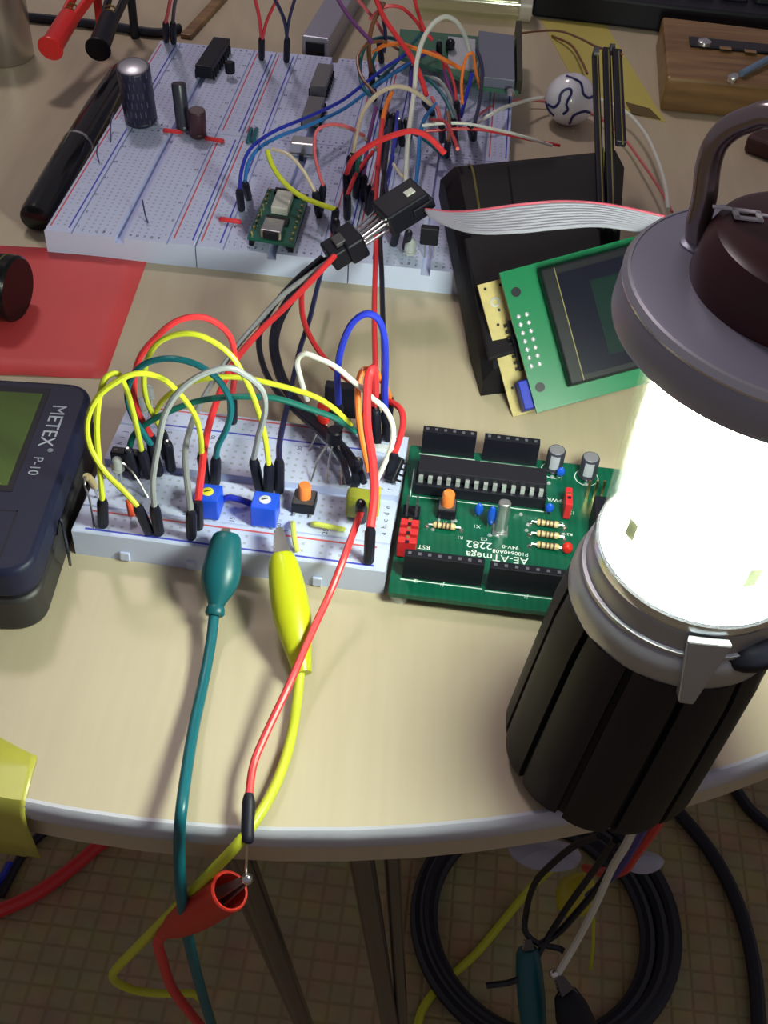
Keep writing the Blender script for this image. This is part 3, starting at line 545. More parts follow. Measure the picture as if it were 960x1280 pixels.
wire('yellow jumper arch just under the tall red arch, ending in the middle plug trio', 'yellow', [(203, 540), (183, 500), (181, 462), (195, 431), (217, 419), (244, 418), (271, 430), (290, 446), (301, 463), (313, 487), (323, 515), (331, 545), (336, 581)], (208, 572), (336, 616), group=S_)
wire('long yellow jumper running along the back of the small breadboard', 'yellow', [(192, 520, 22), (204, 500), (225, 484), (249, 475), (282, 471), (315, 474), (341, 480), (364, 486), (396, 497), (419, 512), (439, 532, 28)], None, None, zmin=18, group=S_)
wire('long dark green jumper running below the long yellow one', 'green', [(161, 562, 18), (168, 543), (189, 526), (217, 512), (249, 501), (288, 496), (320, 496), (345, 498), (381, 509), (419, 523), (445, 540, 26)], None, None, r=.85, zmin=18, group=S_)
wire('navy wire climbing from the middle plug trio to the large block', 'navy', [(349, 575), (349, 558), (354, 529), (364, 486), (375, 436), (387, 399), (394, 370), (402, 338, 12)], (349, 615), None, r=.85, group=S_)
for k, (lb, ps) in enumerate((
    ('outermost black wire of the curved trio running to the yellow-green capacitor', [(402, 322, 25), (372, 348), (340, 385), (324, 420), (328, 454), (346, 489), (373, 517), (404, 545), (427, 574), (436, 603, 16)]),
    ('middle black wire of the curved trio running to the yellow-green capacitor', [(408, 324, 24), (382, 348), (352, 385), (340, 422), (344, 457), (358, 490), (390, 526), (420, 553), (439, 580), (447, 603, 16)]),
    ('inner black wire of the curved trio running to the yellow-green capacitor', [(414, 326, 24), (388, 350), (358, 387), (345, 424), (350, 458), (366, 492), (398, 528), (428, 556), (447, 582), (455, 603, 16)]))):
    wire(lb, 'black', ps, None, None, r=0.95, zmin=14, group=S_)
wire('red wire swooping from the pin connector to the plug at the right end', 'red', [(385, 335, 22), (377, 370), (381, 405), (401, 442), (430, 471), (459, 489), (484, 500), (501, 512), (504, 527), (500, 547), (493, 568)], None, (486, 598), r=.9, group=S_)
wire('white jumper arch curling down past the right end plugs', 'white', [(384, 500, 22), (375, 470), (372, 450), (381, 442), (396, 447), (419, 458), (442, 477), (465, 497), (482, 512), (491, 532), (490, 555), (480, 581), (471, 600, 14)], None, None, r=.75, group=S_)
wire('bright blue jumper loop standing above the back rail', 'blue', [(423, 505), (422, 465), (427, 434), (442, 402), (459, 392), (472, 398), (480, 419), (482, 451), (481, 490), (482, 512)], (424, 535), (485, 550), r=.95, group=S_)
wire('orange jumper loop in front of the blue one', 'orange', [(462, 590, 20), (453, 549), (448, 515), (448, 480), (454, 463), (466, 463), (479, 478), (487, 497)], None, (483, 545), r=.9, group=S_)
wire('thick red wire bending over from the large block to the front rail', 'red', [(463, 660), (468, 616), (465, 572), (459, 532), (459, 494), (461, 470), (466, 460), (469, 486), (468, 505)], (461, 703), (467, 545), r=1.15, group=S_)
wire('red wire dropping straight from the large block to the right end of the small breadboard', 'red', [(478, 150, 34), (473, 200), (470, 250), (470, 296), (469, 340), (468, 370), (468, 413), (469, 451), (470, 490, 24)], None, None, r=.85, group=S_)
wire('black wire dropping beside the straight red one', 'black', [(488, 150, 34), (482, 200), (476, 260), (475, 296), (477, 340), (478, 379), (479, 413), (480, 451), (479, 500, 22)], None, None, r=.85, group=S_)

def loose_plug(px, py, tx_, ty_, label, zb=Zb, h=13.0, group='bare black plugs', r=1.45):
    f = at(px, py, zb+.1); d = at(tx_, ty_, zb+h)-f
    th = thing('header_plug', label, 'plug', f, group)
    MB().lathe([(1.05, 0), (1.35, .6), (r, 1.5), (r, d.length-1.6), (1.2, d.length-.3), (0.9, d.length)], f, d, n=10).build('housing', plug_m, th)
    MB().cyl(f+d*0.98, f+d*1.06, .35, n=6).build('pin', tin, th)
loose_plug(170, 597, 160, 562, 'black plug beside the clear LEDs at the left end')
loose_plug(214, 588, 209, 553, 'black plug just behind the teal arch plug')
loose_plug(455, 560, 456, 515, 'black plug left of the white strip under the blue loop')
loose_plug(471, 556, 470, 512, 'black plug directly behind the white strip')
loose_plug(444, 606, 448, 575, 'black plug where the black wires end')
loose_plug(468, 597, 462, 566, 'black plug below the orange loop')
loose_plug(452, 651, 451, 628, 'black plug leaning against the yellow-green capacitor')

def lead_comp(name, label, cat, group=None, base=None): return thing(name, label, cat, base, group)
# blue trimmers
tr_b = mat('trimmer_blue_bright', (0.012, 0.085, 0.75), 0.35)
for px, py, lb, dc in ((258, 650, 'blue trimmer with a yellow dial behind the teal clip', (0.75, 0.68, 0.05)), (329, 660, 'blue trimmer with a white dial above the yellow clip', (0.70, 0.72, 0.78))):
    p = at(px, py, Zb); X = frame((p.x, p.y, Zb), -4.3); th = thing('trimmer', lb, 'trimmer', p, 'trimmers on the small breadboard')
    MB(X).bx(-3.4, 3.4, 0, 6.4, .3, 7.4).build('trimmer_body', tr_b, th, smooth=False, bevel=.35)
    dl = MB(X).lathe([(1.55, 0), (1.55, .3), (1.2, .45)], (0, 3.2, 7.35), n=20).build('dial', mat('dial_'+('y' if dc[2] < .1 else 'w'), dc, .4), th)
    MB(X).box((0, 3.2, 7.85), (1.9, .35, .1), Matrix.Rotation(.5, 3, 'Z')).build('dial_slot', black_p, dl, smooth=False)
    for dx in (-2.2, 0, 2.2): MB(X).bx(dx-.25, dx+.25, .1, .5, -.1, .6).build('trimmer_pin', tin, th, smooth=False)
o = MB().tube([at(276, 627, Zb+.9), at(284, 622, Zb+2.6), at(298, 624, Zb+2.6), at(313, 629, Zb+.9)], .9, n=8).build('link_wire', WIRE['blue']); tag(o, 'short flat blue link joining the two blue trimmers', 'wire', S_)
p = at(379, 640, Zb); X = frame((p.x, p.y, Zb), -4.3); th = thing('push_switch', 'push switch with an orange button on the small breadboard', 'switch', p); tact(X, Vector((0, 2.0, 0)), .2, th, 6.2)
for pts, lb in ((((391, 655, Zb+.8), (394, 655, Zb+1.6), (420, 660, Zb+1.6), (430, 662, Zb+.8)), 'short pale yellow link lying below the orange push switch'), (((366, 654, Zb+.7), (366, 657, Zb+2), (369, 678, Zb+2), (372, 690, Zb+.5)), 'short pale yellow link bridging to the front rail beside the yellow clip')):
    o = MB().tube([at(*p) for p in pts], .75, n=8).build('link_wire', mat('pale_yellow', (0.62, 0.68, 0.12), .4)); tag(o, lb, 'wire', S_)
# film capacitor
fc = mat('film_capacitor', (0.26, 0.27, 0.02), .35); p = at(450, 650, Zb); X = frame((p.x, p.y, Zb), -4.3); th = thing('film_capacitor', 'chunky yellow-green film capacitor at the right end of the small breadboard', 'capacitor', p)
MB(X).prism([(x, y) for x, y in rounded(-4.2, 3.6, -.5, 4.6, 1.3)], 0.4, 8.0).build('capacitor_body', fc, th, bevel=.9, seg=3)
MB(X).bx(2.6, 4.8, 1.0, 4.6, .8, 9.0).build('capacitor_tab', mat('film_tab', (0.50, 0.48, 0.03), .4), th, smooth=False, bevel=.3)
MB(X).cyl((-2, 2, -.1), (-2, 2, 1), .3, n=6).cyl((2, 2, -.1), (2, 2, 1), .3, n=6).build('capacitor_lead', tin, th)
# black module with red LED display behind the black wires
p = at(424, 530, Zb); X = frame((p.x, p.y, Zb), -4.3); th = thing('sensor_module', 'upright black module behind the curved black wires', 'module', p)
MB(X).bx(-4.6, 5.2, 0, 3.2, 2.5, 13.5).build('module_body', black_p, th, smooth=False, bevel=.4)
for dx in (-3, 0, 3): MB(X).cyl((dx, 1.5, -.1), (dx, 1.5, 2.8), .35, n=6).build('module_pin', tin, th)
p = at(404, 545, Zb); X = frame((p.x, p.y, Zb), -4.3); th = thing('red_led', 'red LED pair standing left of the upright black module', 'LED', p)
for z in (6.5, 11.0): MB(X).ball((0, 0, z), 1.9, sq=(1, .9, 1.1)).build('led_lens', mat('red_led', (0.7, 0.03, 0.02), 0.2), th)
MB(X).tube([(-.8, 0, 6), (-1.8, -3, 2.5), (-3.0, -7, 0)], .28, n=6).build('led_lead', tin, th); MB(X).tube([(.8, 0, 6), (1.6, -4, 2.5), (2.4, -8.5, 0)], .28, n=6).build('led_lead', tin, th)
p = at(411, 600, Zb); X = frame((p.x, p.y, Zb), -4.3); th = thing('transistor', 'black transistor on long legs in the middle of the small breadboard', 'transistor', p)
MB(X).lathe([(1.9, 0), (2.2, .4), (2.2, 4.2), (1.8, 4.7)], (.4, 6, 9), n=24).build('transistor_body', black_p, th)
for dx in (-4.8, -.5, 4.0): MB(X).tube([(dx*.25+.4, 6, 9.2), (dx*.7, 2.6, 5.5), (dx, -1.4 if dx else 0, 0)], .3, n=6).build('transistor_leg', tin, th)
# white strip under blue loop, tilted black pin strip at the right end
p = at(481, 565, Zb); X = frame((p.x, p.y, Zb), -4.3); o = MB(X).bx(-4.0, 4.2, -.8, 1.6, .1, 1.6).build('white_strip', mat('white_strip', (.75, .77, .85), .4), bevel=.3, smooth=False); tag(o, 'small white plastic strip at the foot of the blue loop', 'strip')
th = thing('pin_strip', 'tilted black pin strip hanging at the right end under the white wire', 'connector', at(490, 600, Zb))
p0, p1 = at(486, 604, Zb+.8), at(499, 574, Zb+5.5); dd = (p1-p0).normalized(); sx = Vector((0, 0, 1)).cross(dd).normalized()
Rm = Matrix((dd, -sx, dd.cross(-sx))).transposed()
MB().box((p0+p1)/2+Vector((0, 0, .8)), ((p1-p0).length, 3.2, 2.6), Rm).build('strip_body', black_p, th, smooth=False, bevel=.3)
for i in range(4): q = p0.lerp(p1, .15+i*.23)-sx*2.4; MB().box(q+Vector((0, 0, .8)), (.6, 1.8, .6), Rm).build('strip_pin', black_p, th, smooth=False)
# clear LEDs and resistors at the left end
clr = mat('clear_epoxy', (0.75, 0.78, 0.80), 0.12, trans=0.6, var=.02)
for px, py, lb, h in ((150, 602, 'clear LED lying over at the left end of the small breadboard', 4.5), (190, 530, 'taller clear LED inside the loops of the yellow wires', 10.0), (182, 534, 'lower clear LED beside the taller one inside the loops', 6.5)):
    p = at(px, py, Zb); X = frame((p.x, p.y, Zb), -4.3); th = thing('clear_led', lb, 'LED', p, 'clear LEDs on the small breadboard')
    MB(X).lathe([(1.75, 0), (1.75, .6), (1.5, .7), (1.5, 3.0), (1.2, 3.9), (.6, 4.4), (.1, 4.5)], (0, 0, h), n=20).build('led_lens', clr, th)
    MB(X).cyl((-.6, 0, -.1), (-.6, 0, h+1), .25, n=6).build('led_lead', tin, th); MB(X).cyl((.6, 0, -.1), (.6, 0, h+1.8), .25, n=6).build('led_lead', tin, th)
for pts, bodyt, lb in ((((118, 660, Zb), (112, 625, Zb+6), (106, 606, Zb+12), (108, 596, Zb+12.5), (116, 604, Zb+8), (122, 622, Zb)), (.62, .85), 'pale resistor with bent legs at the extreme left end'), (((140, 585, Zb+5), (150, 578, Zb+7), (165, 590, Zb+6), (185, 622, Zb)), (.05, .2), 'resistor with one long slanting bright leg'), (((165, 648, Zb), (163, 634, Zb+4), (160, 622, Zb+6), (156, 618, Zb)), (.15, .6), 'red-orange resistor standing behind the second front plug')):
    P = spline([at(*p) for p in pts], 8); th = thing('resistor', lb, 'resistor', P[0], 'resistors on the small breadboard'); MB().tube(P, .32, n=6, smooth=False).build('resistor_lead', tin, th)
    i0, i1 = int(bodyt[0]*(len(P)-1)), int(bodyt[1]*(len(P)-1)); i1 = max(i1, i0+2); seg = P[i0:i1+1]
    MB().tube(seg, 1.0, n=10, smooth=False).build('resistor_body', mat('orange_red_body', (.75, .09, .03), .4) if 'orange' in lb else res_m, th)
th = thing('socket_plug', 'blocky black socket at the left end beside the clear LED', 'connector', at(158, 592, Zb)); X = frame(at(160, 590, Zb), -4.3)
MB(X).bx(-4.5, 3.5, 0, 3.0, .1, 6.5).build('socket_body', black_p, th, smooth=False, bevel=.4)
for dx in (-3.2, -.6, 2): MB(X).bx(dx-.5, dx+.5, 1.0, 2.0, 6.45, 6.6).build('socket_hole', darkgrey, th, smooth=False)

# ================================================================== CLIP LEADS
def boot(th, tip, tail, prof, ma, flat=1.0, name='boot', n=28):
    d = tail-tip; L = d.length; a = d.normalized(); side = Vector((0, 0, 1)).cross(a).normalized(); up = a.cross(side); vs = []; fs = []
    for t, r in prof:
        for i in range(n): w_ = 2*math.pi*i/n; vs.append(tip+a*(t*L)+side*(r*math.cos(w_))+up*(r*flat*math.sin(w_)))
    k = len(prof)
    for j in range(k-1):
        for i in range(n): i2 = (i+1) % n; fs.append((j*n+i, j*n+i2, (j+1)*n+i2, (j+1)*n+i))
    fs += [tuple(range(n-1, -1, -1)), tuple((k-1)*n+i for i in range(n))]
    return MB()._a(vs, fs).build(name, ma, th)
def jaws(th, tip, root, w0=1.2, w1=2.6, name='jaw'):
    d = (root-tip); a = d.normalized(); side = Vector((0, 0, 1)).cross(a).normalized(); up = a.cross(side)
    for s_ in (1, -1):
        q = [tip+side*w0+up*(.2*s_), tip-side*w0+up*(.2*s_), root-side*w1+up*(1.2*s_), root+side*w1+up*(1.2*s_)]
        MB().hexa(q, [p+up*(.5*s_) for p in q]).build(name, mat('jaw_steel', (.20, .19, .19), .45, .7), th, smooth=False)
    for i in range(6): q = tip.lerp(root, .1+i*.13)-side*(w0+(w1-w0)*(.1+i*.13)); MB().box(q, (.7, .7, 1.0)).build('tooth', steel, th, smooth=False)
teal_b = mat('teal_vinyl', (0.002, 0.095, 0.12), .38); yel_b = mat('yellow_vinyl', (0.50, 0.52, 0.010), .3); red_b = mat('red_vinyl', (0.55, 0.03, 0.018), .4)
ey = table_edge_y(-40)
tl = thing('clip_lead', 'teal clip lead with a teal vinyl boot, hanging over the front of the table', 'clip lead', at(275, 700, 6), 'clip leads')
tip, tail = at(284, 668, 15), at(268, 770, 5.5)
boot(tl, tip, tail, [(0, 3.0), (.03, 3.6), (.10, 4.0), (.25, 4.5), (.45, 5.0), (.58, 4.9), (.72, 3.8), (.83, 2.4), (.88, 2.0), (.91, 2.35), (.97, 2.5), (1, 2.1)], teal_b, .85)
jaws(tl, at(283, 662, 15.2), at(282, 678, 14.5), 1.0, 1.8)
yv = ey-6
P = [at(268, 764, 5.5), at(264, 800, 4), at(255, 850, 3), at(243, 905, 4), at(233, 965, 6), at(226, 1020, 7)]+[at_y(x, y, Y) for x, y, Y in ((224, 1060, ey-3), (226, 1110, ey-7), (234, 1165, ey-8), (248, 1225, ey-6), (266, 1285, ey-3), (285, 1335, ey+1))]
MB().tube(P, 1.35, n=12).build('lead_wire', WIRE['teal'], tl)
yl = thing('clip_lead', 'yellow clip lead with a long yellow vinyl boot and bare steel jaws', 'clip lead', at(360, 760, 6), 'clip leads')
tip, tail = at(352, 694, 14), at(378, 842, 4.2)
boot(yl, tip, tail, [(0, 2.9), (.02, 3.3), (.10, 3.9), (.22, 4.4), (.40, 4.75), (.55, 4.7), (.70, 4.0), (.82, 3.2), (.93, 2.6), (1, 2.3)], yel_b, .85)
jaws(yl, at(349, 661, 15.5), at(353, 698, 13.8), .9, 2.2)
P = [at(375, 838, 4.2), at(372, 870, 2.5), at(362, 930, 2.2), at(345, 980, 2.5), at(322, 1022, 3.0)]+[at_y(x, y, Y) for x, y, Y in ((300, 1052, ey-3.5), (262, 1092, ey-5.5), (225, 1130, ey-5), (180, 1175, ey-2), (148, 1208, ey+2), (141, 1219, ey+5), (150, 1230, ey+9), (175, 1239, ey+12), (210, 1242, ey+14), (240, 1242, ey+16), (258, 1258, ey+18), (275, 1310, ey+18))]
MB().tube(P, 1.25, n=12).build('lead_wire', WIRE['yellow'], yl)
# red jumper hanging over the edge into the red clip
rj = thing('jumper_wire', 'long red jumper wire running over the table edge to the red clip', 'wire', at(452, 640, Zb), S_)
P = [at(453, 634, 17), at(443, 662, 18), at(430, 697, 17), at(413, 740, 13), at(389, 792, 11), at(361, 857, 9.5), at(333, 916, 7), at(317, 955, 6), at(311, 996, 5.5)]
MB().tube(P, .95, n=10).build('wire_sheath', WIRE['red'], rj)
f, t = at_y(309, 1054, ey-4.0), at(311, 994, 5.5); d = t-f
MB().lathe([(1.1, 0), (1.45, .6), (1.5, 1.5), (1.5, d.length-1.6), (1.2, d.length-.3), (.95, d.length+.4)], f, d, n=12).build('plug', plug_m, rj)
pe = at_y(307, 1104, ey-7); MB().cyl(f, pe, .32, n=8).build('plug_pin', tin, rj)
f = at(452, 650, Zb+.1); d = P[0]-f; MB().lathe([(1.3, 0), (1.45, 1), (1.45, d.length-1), (1.0, d.length+.3)], f, d, n=10).build('plug', plug_m, rj)
rc = thing('clip_lead', 'red clip lead with an open red vinyl boot hanging below the table edge', 'clip lead', at_y(250, 1135, ey-8), 'clip leads')
mo, ta = at_y(288, 1113, ey-8), at_y(203, 1167, ey-6); d = ta-mo; 
MB().lathe([(4.3, 0), (4.6, .4), (4.6, d.length*.35), (4.3, d.length*.55), (3.2, d.length*.78), (1.9, d.length*.92), (1.6, d.length), (1.1, d.length), (1.2, d.length*.9), (3.0, d.length*.65), (3.9, d.length*.5), (3.9, .2)], mo, d, n=32, close=True).build('boot', red_b, rc)
jt = at_y(309, 1099, ey-7.4); jr = mo.lerp(ta, .3); jaws(rc, jt, jr, .7, 2.2)
MB().ball(jt, 1.35, n=14).build('jaw_tip', steel, rc)
P = [mo.lerp(ta, .9)]+[at_y(x, y, Y) for x, y, Y in ((198, 1176, ey-6), (203, 1200, ey-5), (215, 1235, ey-3), (236, 1264, ey-1), (256, 1290, ey+2), (280, 1340, ey+4))]
MB().tube(P, 1.35, n=12).build('lead_wire', WIRE['red'], rc)
# ================================================================== CONNECTORS AND RIBBON
def obox(mb, p0, p1, w_, h_, up=Vector((0, 0, 1))):            # block from p0 to p1, w_ wide, h_ high
    d = (p1-p0).normalized(); s_ = up.cross(d).normalized(); u = d.cross(s_); return mb.box((p0+p1)/2, ((p1-p0).length, w_, h_), Matrix((d, s_, u)).transposed())
th = thing('pin_connector', 'black crimp connector in mid air where grey, red and black wires meet', 'connector', at(428, 318, 20))
c0_, c1_ = at(410, 322, 25), at(450, 297, 30)
obox(MB(), c0_, c0_.lerp(c1_, .5), 9.5, 6.5).build('housing', black_p, th, smooth=False, bevel=.7)
obox(MB(), c0_.lerp(c1_, .48), c1_, 11.5, 8.0).build('housing', black_p, th, smooth=False, bevel=.8)
obox(MB(), c0_.lerp(c1_, .3), c0_.lerp(c1_, .6), 5, 9.2).build('latch_tab', darkgrey, th, smooth=False, bevel=.4)
th2 = thing('box_connector', 'black box connector with bright pins at the end of the ribbon cable', 'connector', at(500, 260, 20))
d0, d1 = at(478, 275, 33), at(528, 243, 39)
obox(MB(), d0, d1, 11.5, 8.5).build('housing', black_p, th2, smooth=False, bevel=.7)
obox(MB(), d0.lerp(d1, .55), d0.lerp(d1, 1.06), 13.5, 3.6).build('cable_clamp', black_p, th2, smooth=False, bevel=.5)
obox(MB(), d0.lerp(d1, .55)+Vector((0, -1, 4.6)), d0.lerp(d1, .75)+Vector((0, -1, 4.6)), 2.6, .5).build('key_mark', mat('pale_mark', (.6, .6, .55), .5), th2, smooth=False)
sd = Vector((0, 0, 1)).cross((d1-d0).normalized()).normalized()
for i in range(5):
    for k in (0, 1):
        off = sd*((i-2)*2.1)+Vector((0, 0, 1.4-2.8*k)); MB().cyl(c1_+off*.8, d0+off, .45, n=8).build('pin', steel, th2)
# ribbon cable: ten cores side by side
rg = mat('ribbon_grey', (0.34, 0.33, 0.41), .42, var=.03); re_ = mat('ribbon_red_edge', (0.62, 0.10, 0.16), .42)
rtop = [(532, 262, 38), (565, 265, 41), (600, 262, 45), (650, 255, 49), (700, 251, 51), (750, 254, 51), (800, 263, 50), (850, 275, 49), (900, 286, 48)]
rbot = [(538, 270, 38), (565, 284, 39), (600, 292, 42), (650, 291, 46), (700, 286, 48), (750, 283, 48), (800, 290, 46), (850, 300, 45), (900, 312, 44)]
rib = thing('ribbon_cable', 'flat grey ribbon cable with a red edge passing over the black case', 'cable', at(700, 280, 0))
T = [at(*p) for p in rtop]; B_ = [at(*p) for p in rbot]
for i in range(10):
    f = (i+.5)/10; P = [a_.lerp(b_, f) for a_, b_ in zip(T, B_)]; wd = (T[4]-B_[4]).length/10*.56
    MB().tube(P, wd, n=8, dense=5).build('core', re_ if i == 0 else rg, rib)

# ================================================================== THINGS ON THE LARGE BLOCK
def bigcap(px0, py0, px1, py1, r, h, label, ma, topm, stripe=True):
    f = at(px0, py0, Zb); t = at(px1, py1, Zb+h); d = t-f; L = d.length; th = thing('capacitor', label, 'capacitor', f, 'capacitors on the large block')
    MB().lathe([(r*.94, 1.0), (r, 1.5), (r, 2.4), (r*.95, 2.8), (r, 3.2), (r, L-.6), (r*.93, L), (r*.7, L)], f, d, n=32).build('can', ma, th)
    MB().lathe([(r*.84, L-.05), (r*.8, L+.12)], f, d, n=28).build('can_top', topm, th)
    for s_ in (-1, 1): MB().cyl(f+Vector((s_*r*.4, 0, -.05)), f+Vector((s_*r*.4, 0, 2.2)), .35, n=6).build('lead', tin, th)
prn = bpy.data.materials.new('printed_sleeve'); prn.use_nodes = True; nt = prn.node_tree; b = nt.nodes['Principled BSDF']; b.inputs['Roughness'].default_value = .35
tc = nt.nodes.new('ShaderNodeTexCoord'); br = nt.nodes.new('ShaderNodeTexBrick'); mp = nt.nodes.new('ShaderNodeMapping'); mp.inputs['Rotation'].default_value = (1.5708, 0, 0); br.inputs['Scale'].default_value = 1; br.inputs['Brick Width'].default_value = .0019; br.inputs['Row Height'].default_value = .0042; br.inputs['Mortar Size'].default_value = .00085; br.inputs['Mortar Smooth'].default_value = .1
br.inputs['Color1'].default_value = (.02, .018, .045, 1); br.inputs['Color2'].default_value = (.13, .12, .20, 1); br.inputs['Mortar'].default_value = (.018, .016, .04, 1)
nt.links.new(tc.outputs['Object'], mp.inputs[0]); nt.links.new(mp.outputs[0], br.inputs['Vector']); nt.links.new(br.outputs['Color'], b.inputs['Base Color'])
bigcap(177, 152, 166, 83, 6.6, 25, 'big upright capacitor with a dark printed sleeve beside the pen', prn, cap_top)
bigcap(230, 165, 223, 104, 2.9, 19, 'slim black capacitor in front of the long black chip', sleeve, sleeve)
bigcap(248, 172, 246, 138, 3.4, 12, 'short brown capacitor beside the slim black one', mat('brown_sleeve', (.05, .016, .022), .35), mat('brown_top', (.10, .06, .07), .5))
def dip(p0, p1, w_, h_, label, n, ma=chip_m, pinm=tin, zz=.8):
    a_ = at(p0[0], p0[1], Zb+zz); b_ = at(p1[0], p1[1], Zb+zz); up = Vector((0, 0, 1)); d = (b_-a_).normalized(); s_ = up.cross(d); th = thing('chip', label, 'chip', a_, 'chips on the large block')
    obox(MB(), a_+up*h_/2, b_+up*h_/2, w_, h_).build('chip_body', ma, th, smooth=False, bevel=.3)
    for i in range(n):
        for k in (-1, 1):
            q = a_.lerp(b_, (i+.5)/n)+s_*(k*(w_/2+.25)); MB().bx(q.x-.4, q.x+.4, q.y-.4, q.y+.4, Zb-.05, Zb+zz+h_*.5).build('chip_pin', pinm, th, smooth=False)
    return th
dip((255, 98), (278, 62), 7.5, 5.5, 'long black chip near the far edge of the large block', 9, black_p, black_p)
grey_ic = mat('grey_chip_top', (.14, .14, .15), .5)
dip((397, 120), (407, 92), 7.0, 4.5, 'grey chip with black pin rows near the far edge', 7, grey_ic, black_p)
dip((388, 158), (396, 133), 7.0, 4.5, 'grey chip in the middle of the large block, behind the silver can', 7, grey_ic, black_p)
p = at(378, 196, Zb); X = frame((p.x, p.y, Zb), -3); th = thing('oscillator', 'silver oscillator can in the middle of the large block', 'oscillator', p)
MB(X).bx(-5, 5, 0, 7.0, .8, 5.4).build('can_body', can, th, smooth=False, bevel=.8); MB(X).bx(-5.5, 5.5, -.4, 7.4, .3, .9).build('can_flange', can, th, smooth=False)
MB(X).bx(-.8, .8, -3.4, -1.8, -.05, 2.4).build('can_clip', black_p, th, smooth=False)
p = at(288, 98, Zb); th = thing('transistor', 'tiny black transistor right of the long black chip', 'transistor', p); MB().lathe([(2.0, 0), (2.2, .4), (2.2, 4.4), (1.8, 4.8)], p+Vector((0, 0, 2.5)), n=20).build('transistor_body', black_p, th)
for k in (-1, 0, 1): MB().cyl(p+Vector((k*1.2, 0, -.05)), p+Vector((k*.8, 0, 3)), .25, n=6).build('transistor_leg', tin, th)
for p0, p1, lb in (((206, 163), (226, 165), 'short red link behind the slim black capacitor foot'), ((258, 173), (278, 176), 'short red link right of the brown capacitor'), ((276, 274), (299, 277), 'short red link left of the small green board')):
    o = MB().tube([at(p0[0], p0[1], Zb+.1), at(p0[0]+1, p0[1], Zb+1.2), at(p1[0]-1, p1[1], Zb+1.2), at(p1[0], p1[1], Zb+.1)], .9, n=8).build('link_wire', WIRE['red']); tag(o, lb, 'wire', 'links on the large block')
for x in (313, 320):
    o = MB().tube([at(x-4, 178, Zb+.1), at(x-3, 176, Zb+1.3), at(x, 163, Zb+1.3), at(x+1, 161, Zb+.1)], .8, n=8).build('link_wire', WIRE['teal']); tag(o, 'short teal link across the seam of the large block, '+('left' if x == 313 else 'right')+' one of two', 'wire', 'links on the large block')
for pts, lb in (((138, 178, 139, 150, 142, 140), 'thin bare wire end beside the big capacitor foot'), ((124, 203, 121, 190, 123, 178), 'thin bare wire end by the left rail'), ((178, 250, 182, 270, 185, 278), 'thin bare wire end in the front left breadboard')):
    hs = (Zb, Zb+4, Zb+7) if 'front' not in lb else (Zb+6, Zb+3, Zb)
    o = MB().tube([at(pts[2*i], pts[2*i+1], hs[i]) for i in range(3)], .3, n=6).build('bare_wire', mat('blued_wire', (.12, .12, .25), .3, .8)); tag(o, lb, 'wire', 'bare wire ends on the large block')
# small green USB board
p0, p1, p2, p3 = at(309, 296, Zb+4), at(367, 306, Zb+4), at(386, 243, Zb+4), at(335, 235, Zb+4); th = thing('usb_board', 'small green USB board standing on pins on the large block', 'circuit board', at(345, 270, Zb))
ug = mat('usb_green', (.008, .10, .075), .35); dn = Vector((0, 0, -1.2))
MB().hexa([p+dn for p in (p0, p1, p2, p3)], [p0, p1, p2, p3]).build('board_plate', ug, th, smooth=False)
def ub(u, v, z=0): return p0.lerp(p1, u).lerp(p3.lerp(p2, u), v)+Vector((0, 0, z))
for u0, u1, v0, v1, h_, nm, ma in ((.28, .72, .02, .26, 3.6, 'usb_port', steel), (.30, .68, .5, .86, 3.0, 'connector_block', mat('ivory_block', (.55, .53, .50), .4)), (.24, .76, .30, .44, 1.0, 'driver_chip', chip_m), (.2, .8, .88, .98, 1.5, 'edge_chip', chip_m)):
    MB().hexa([ub(u0, v0), ub(u1, v0), ub(u1, v1), ub(u0, v1)], [ub(u0, v0, h_), ub(u1, v0, h_), ub(u1, v1, h_), ub(u0, v1, h_)]).build(nm, ma, th, smooth=False, bevel=.3)
MB().hexa([ub(.34, -.005, .6), ub(.66, -.005, .6), ub(.66, .03, .6), ub(.34, .03, .6)], [ub(.34, -.005, 3.0), ub(.66, -.005, 3.0), ub(.66, .03, 3.0), ub(.34, .03, 3.0)]).build('port_mouth', black_p, th, smooth=False)
for u in (.07, .93):
    MB().hexa([ub(u-.05, .02, -3.8), ub(u+.05, .02, -3.8), ub(u+.05, .98, -3.8), ub(u-.05, .98, -3.8)], [ub(u-.05, .02, -1.2), ub(u+.05, .02, -1.2), ub(u+.05, .98, -1.2), ub(u-.05, .98, -1.2)]).build('pin_row', black_p, th, smooth=False)
    for i in range(9): q = ub(u, .06+i*.11); MB().cyl(q, q+Vector((0, 0, 1.0)), .45, n=8).build('pin_tip', gold, th)
# clear LED and black sensor near the front edge
p = at(512, 322, Zb); th = thing('clear_led', 'clear LED near the front edge of the large block, below the box connector', 'LED', p); MB().lathe([(2.4, 0), (2.4, .8), (2.1, .9), (2.1, 3.4), (1.6, 4.8), (.6, 5.6), (.1, 5.7)], p+Vector((0, 0, 2)), n=20).build('led_lens', clr, th)
for s_ in (-1, 1): MB().cyl(p+Vector((s_, 0, -.05)), p+Vector((s_, 0, 3)), .25, n=6).build('led_lead', tin, th)
p = at(536, 322, Zb); th = thing('sensor', 'square black sensor on pale legs near the front edge of the large block', 'sensor', p); q = at(537, 294, Zb+9)
MB(frame(q, -3)).bx(-3.2, 3.2, -1.4, 1.4, -3.4, 3.4).build('sensor_body', black_p, th, smooth=False, bevel=.5)
for s_ in (-1, 0, 1): MB().cyl(p+Vector((s_*1.6, 0, -.05)), q+Vector((s_*1.6, 0, -3)), .3, n=6).build('sensor_leg', tin, th)
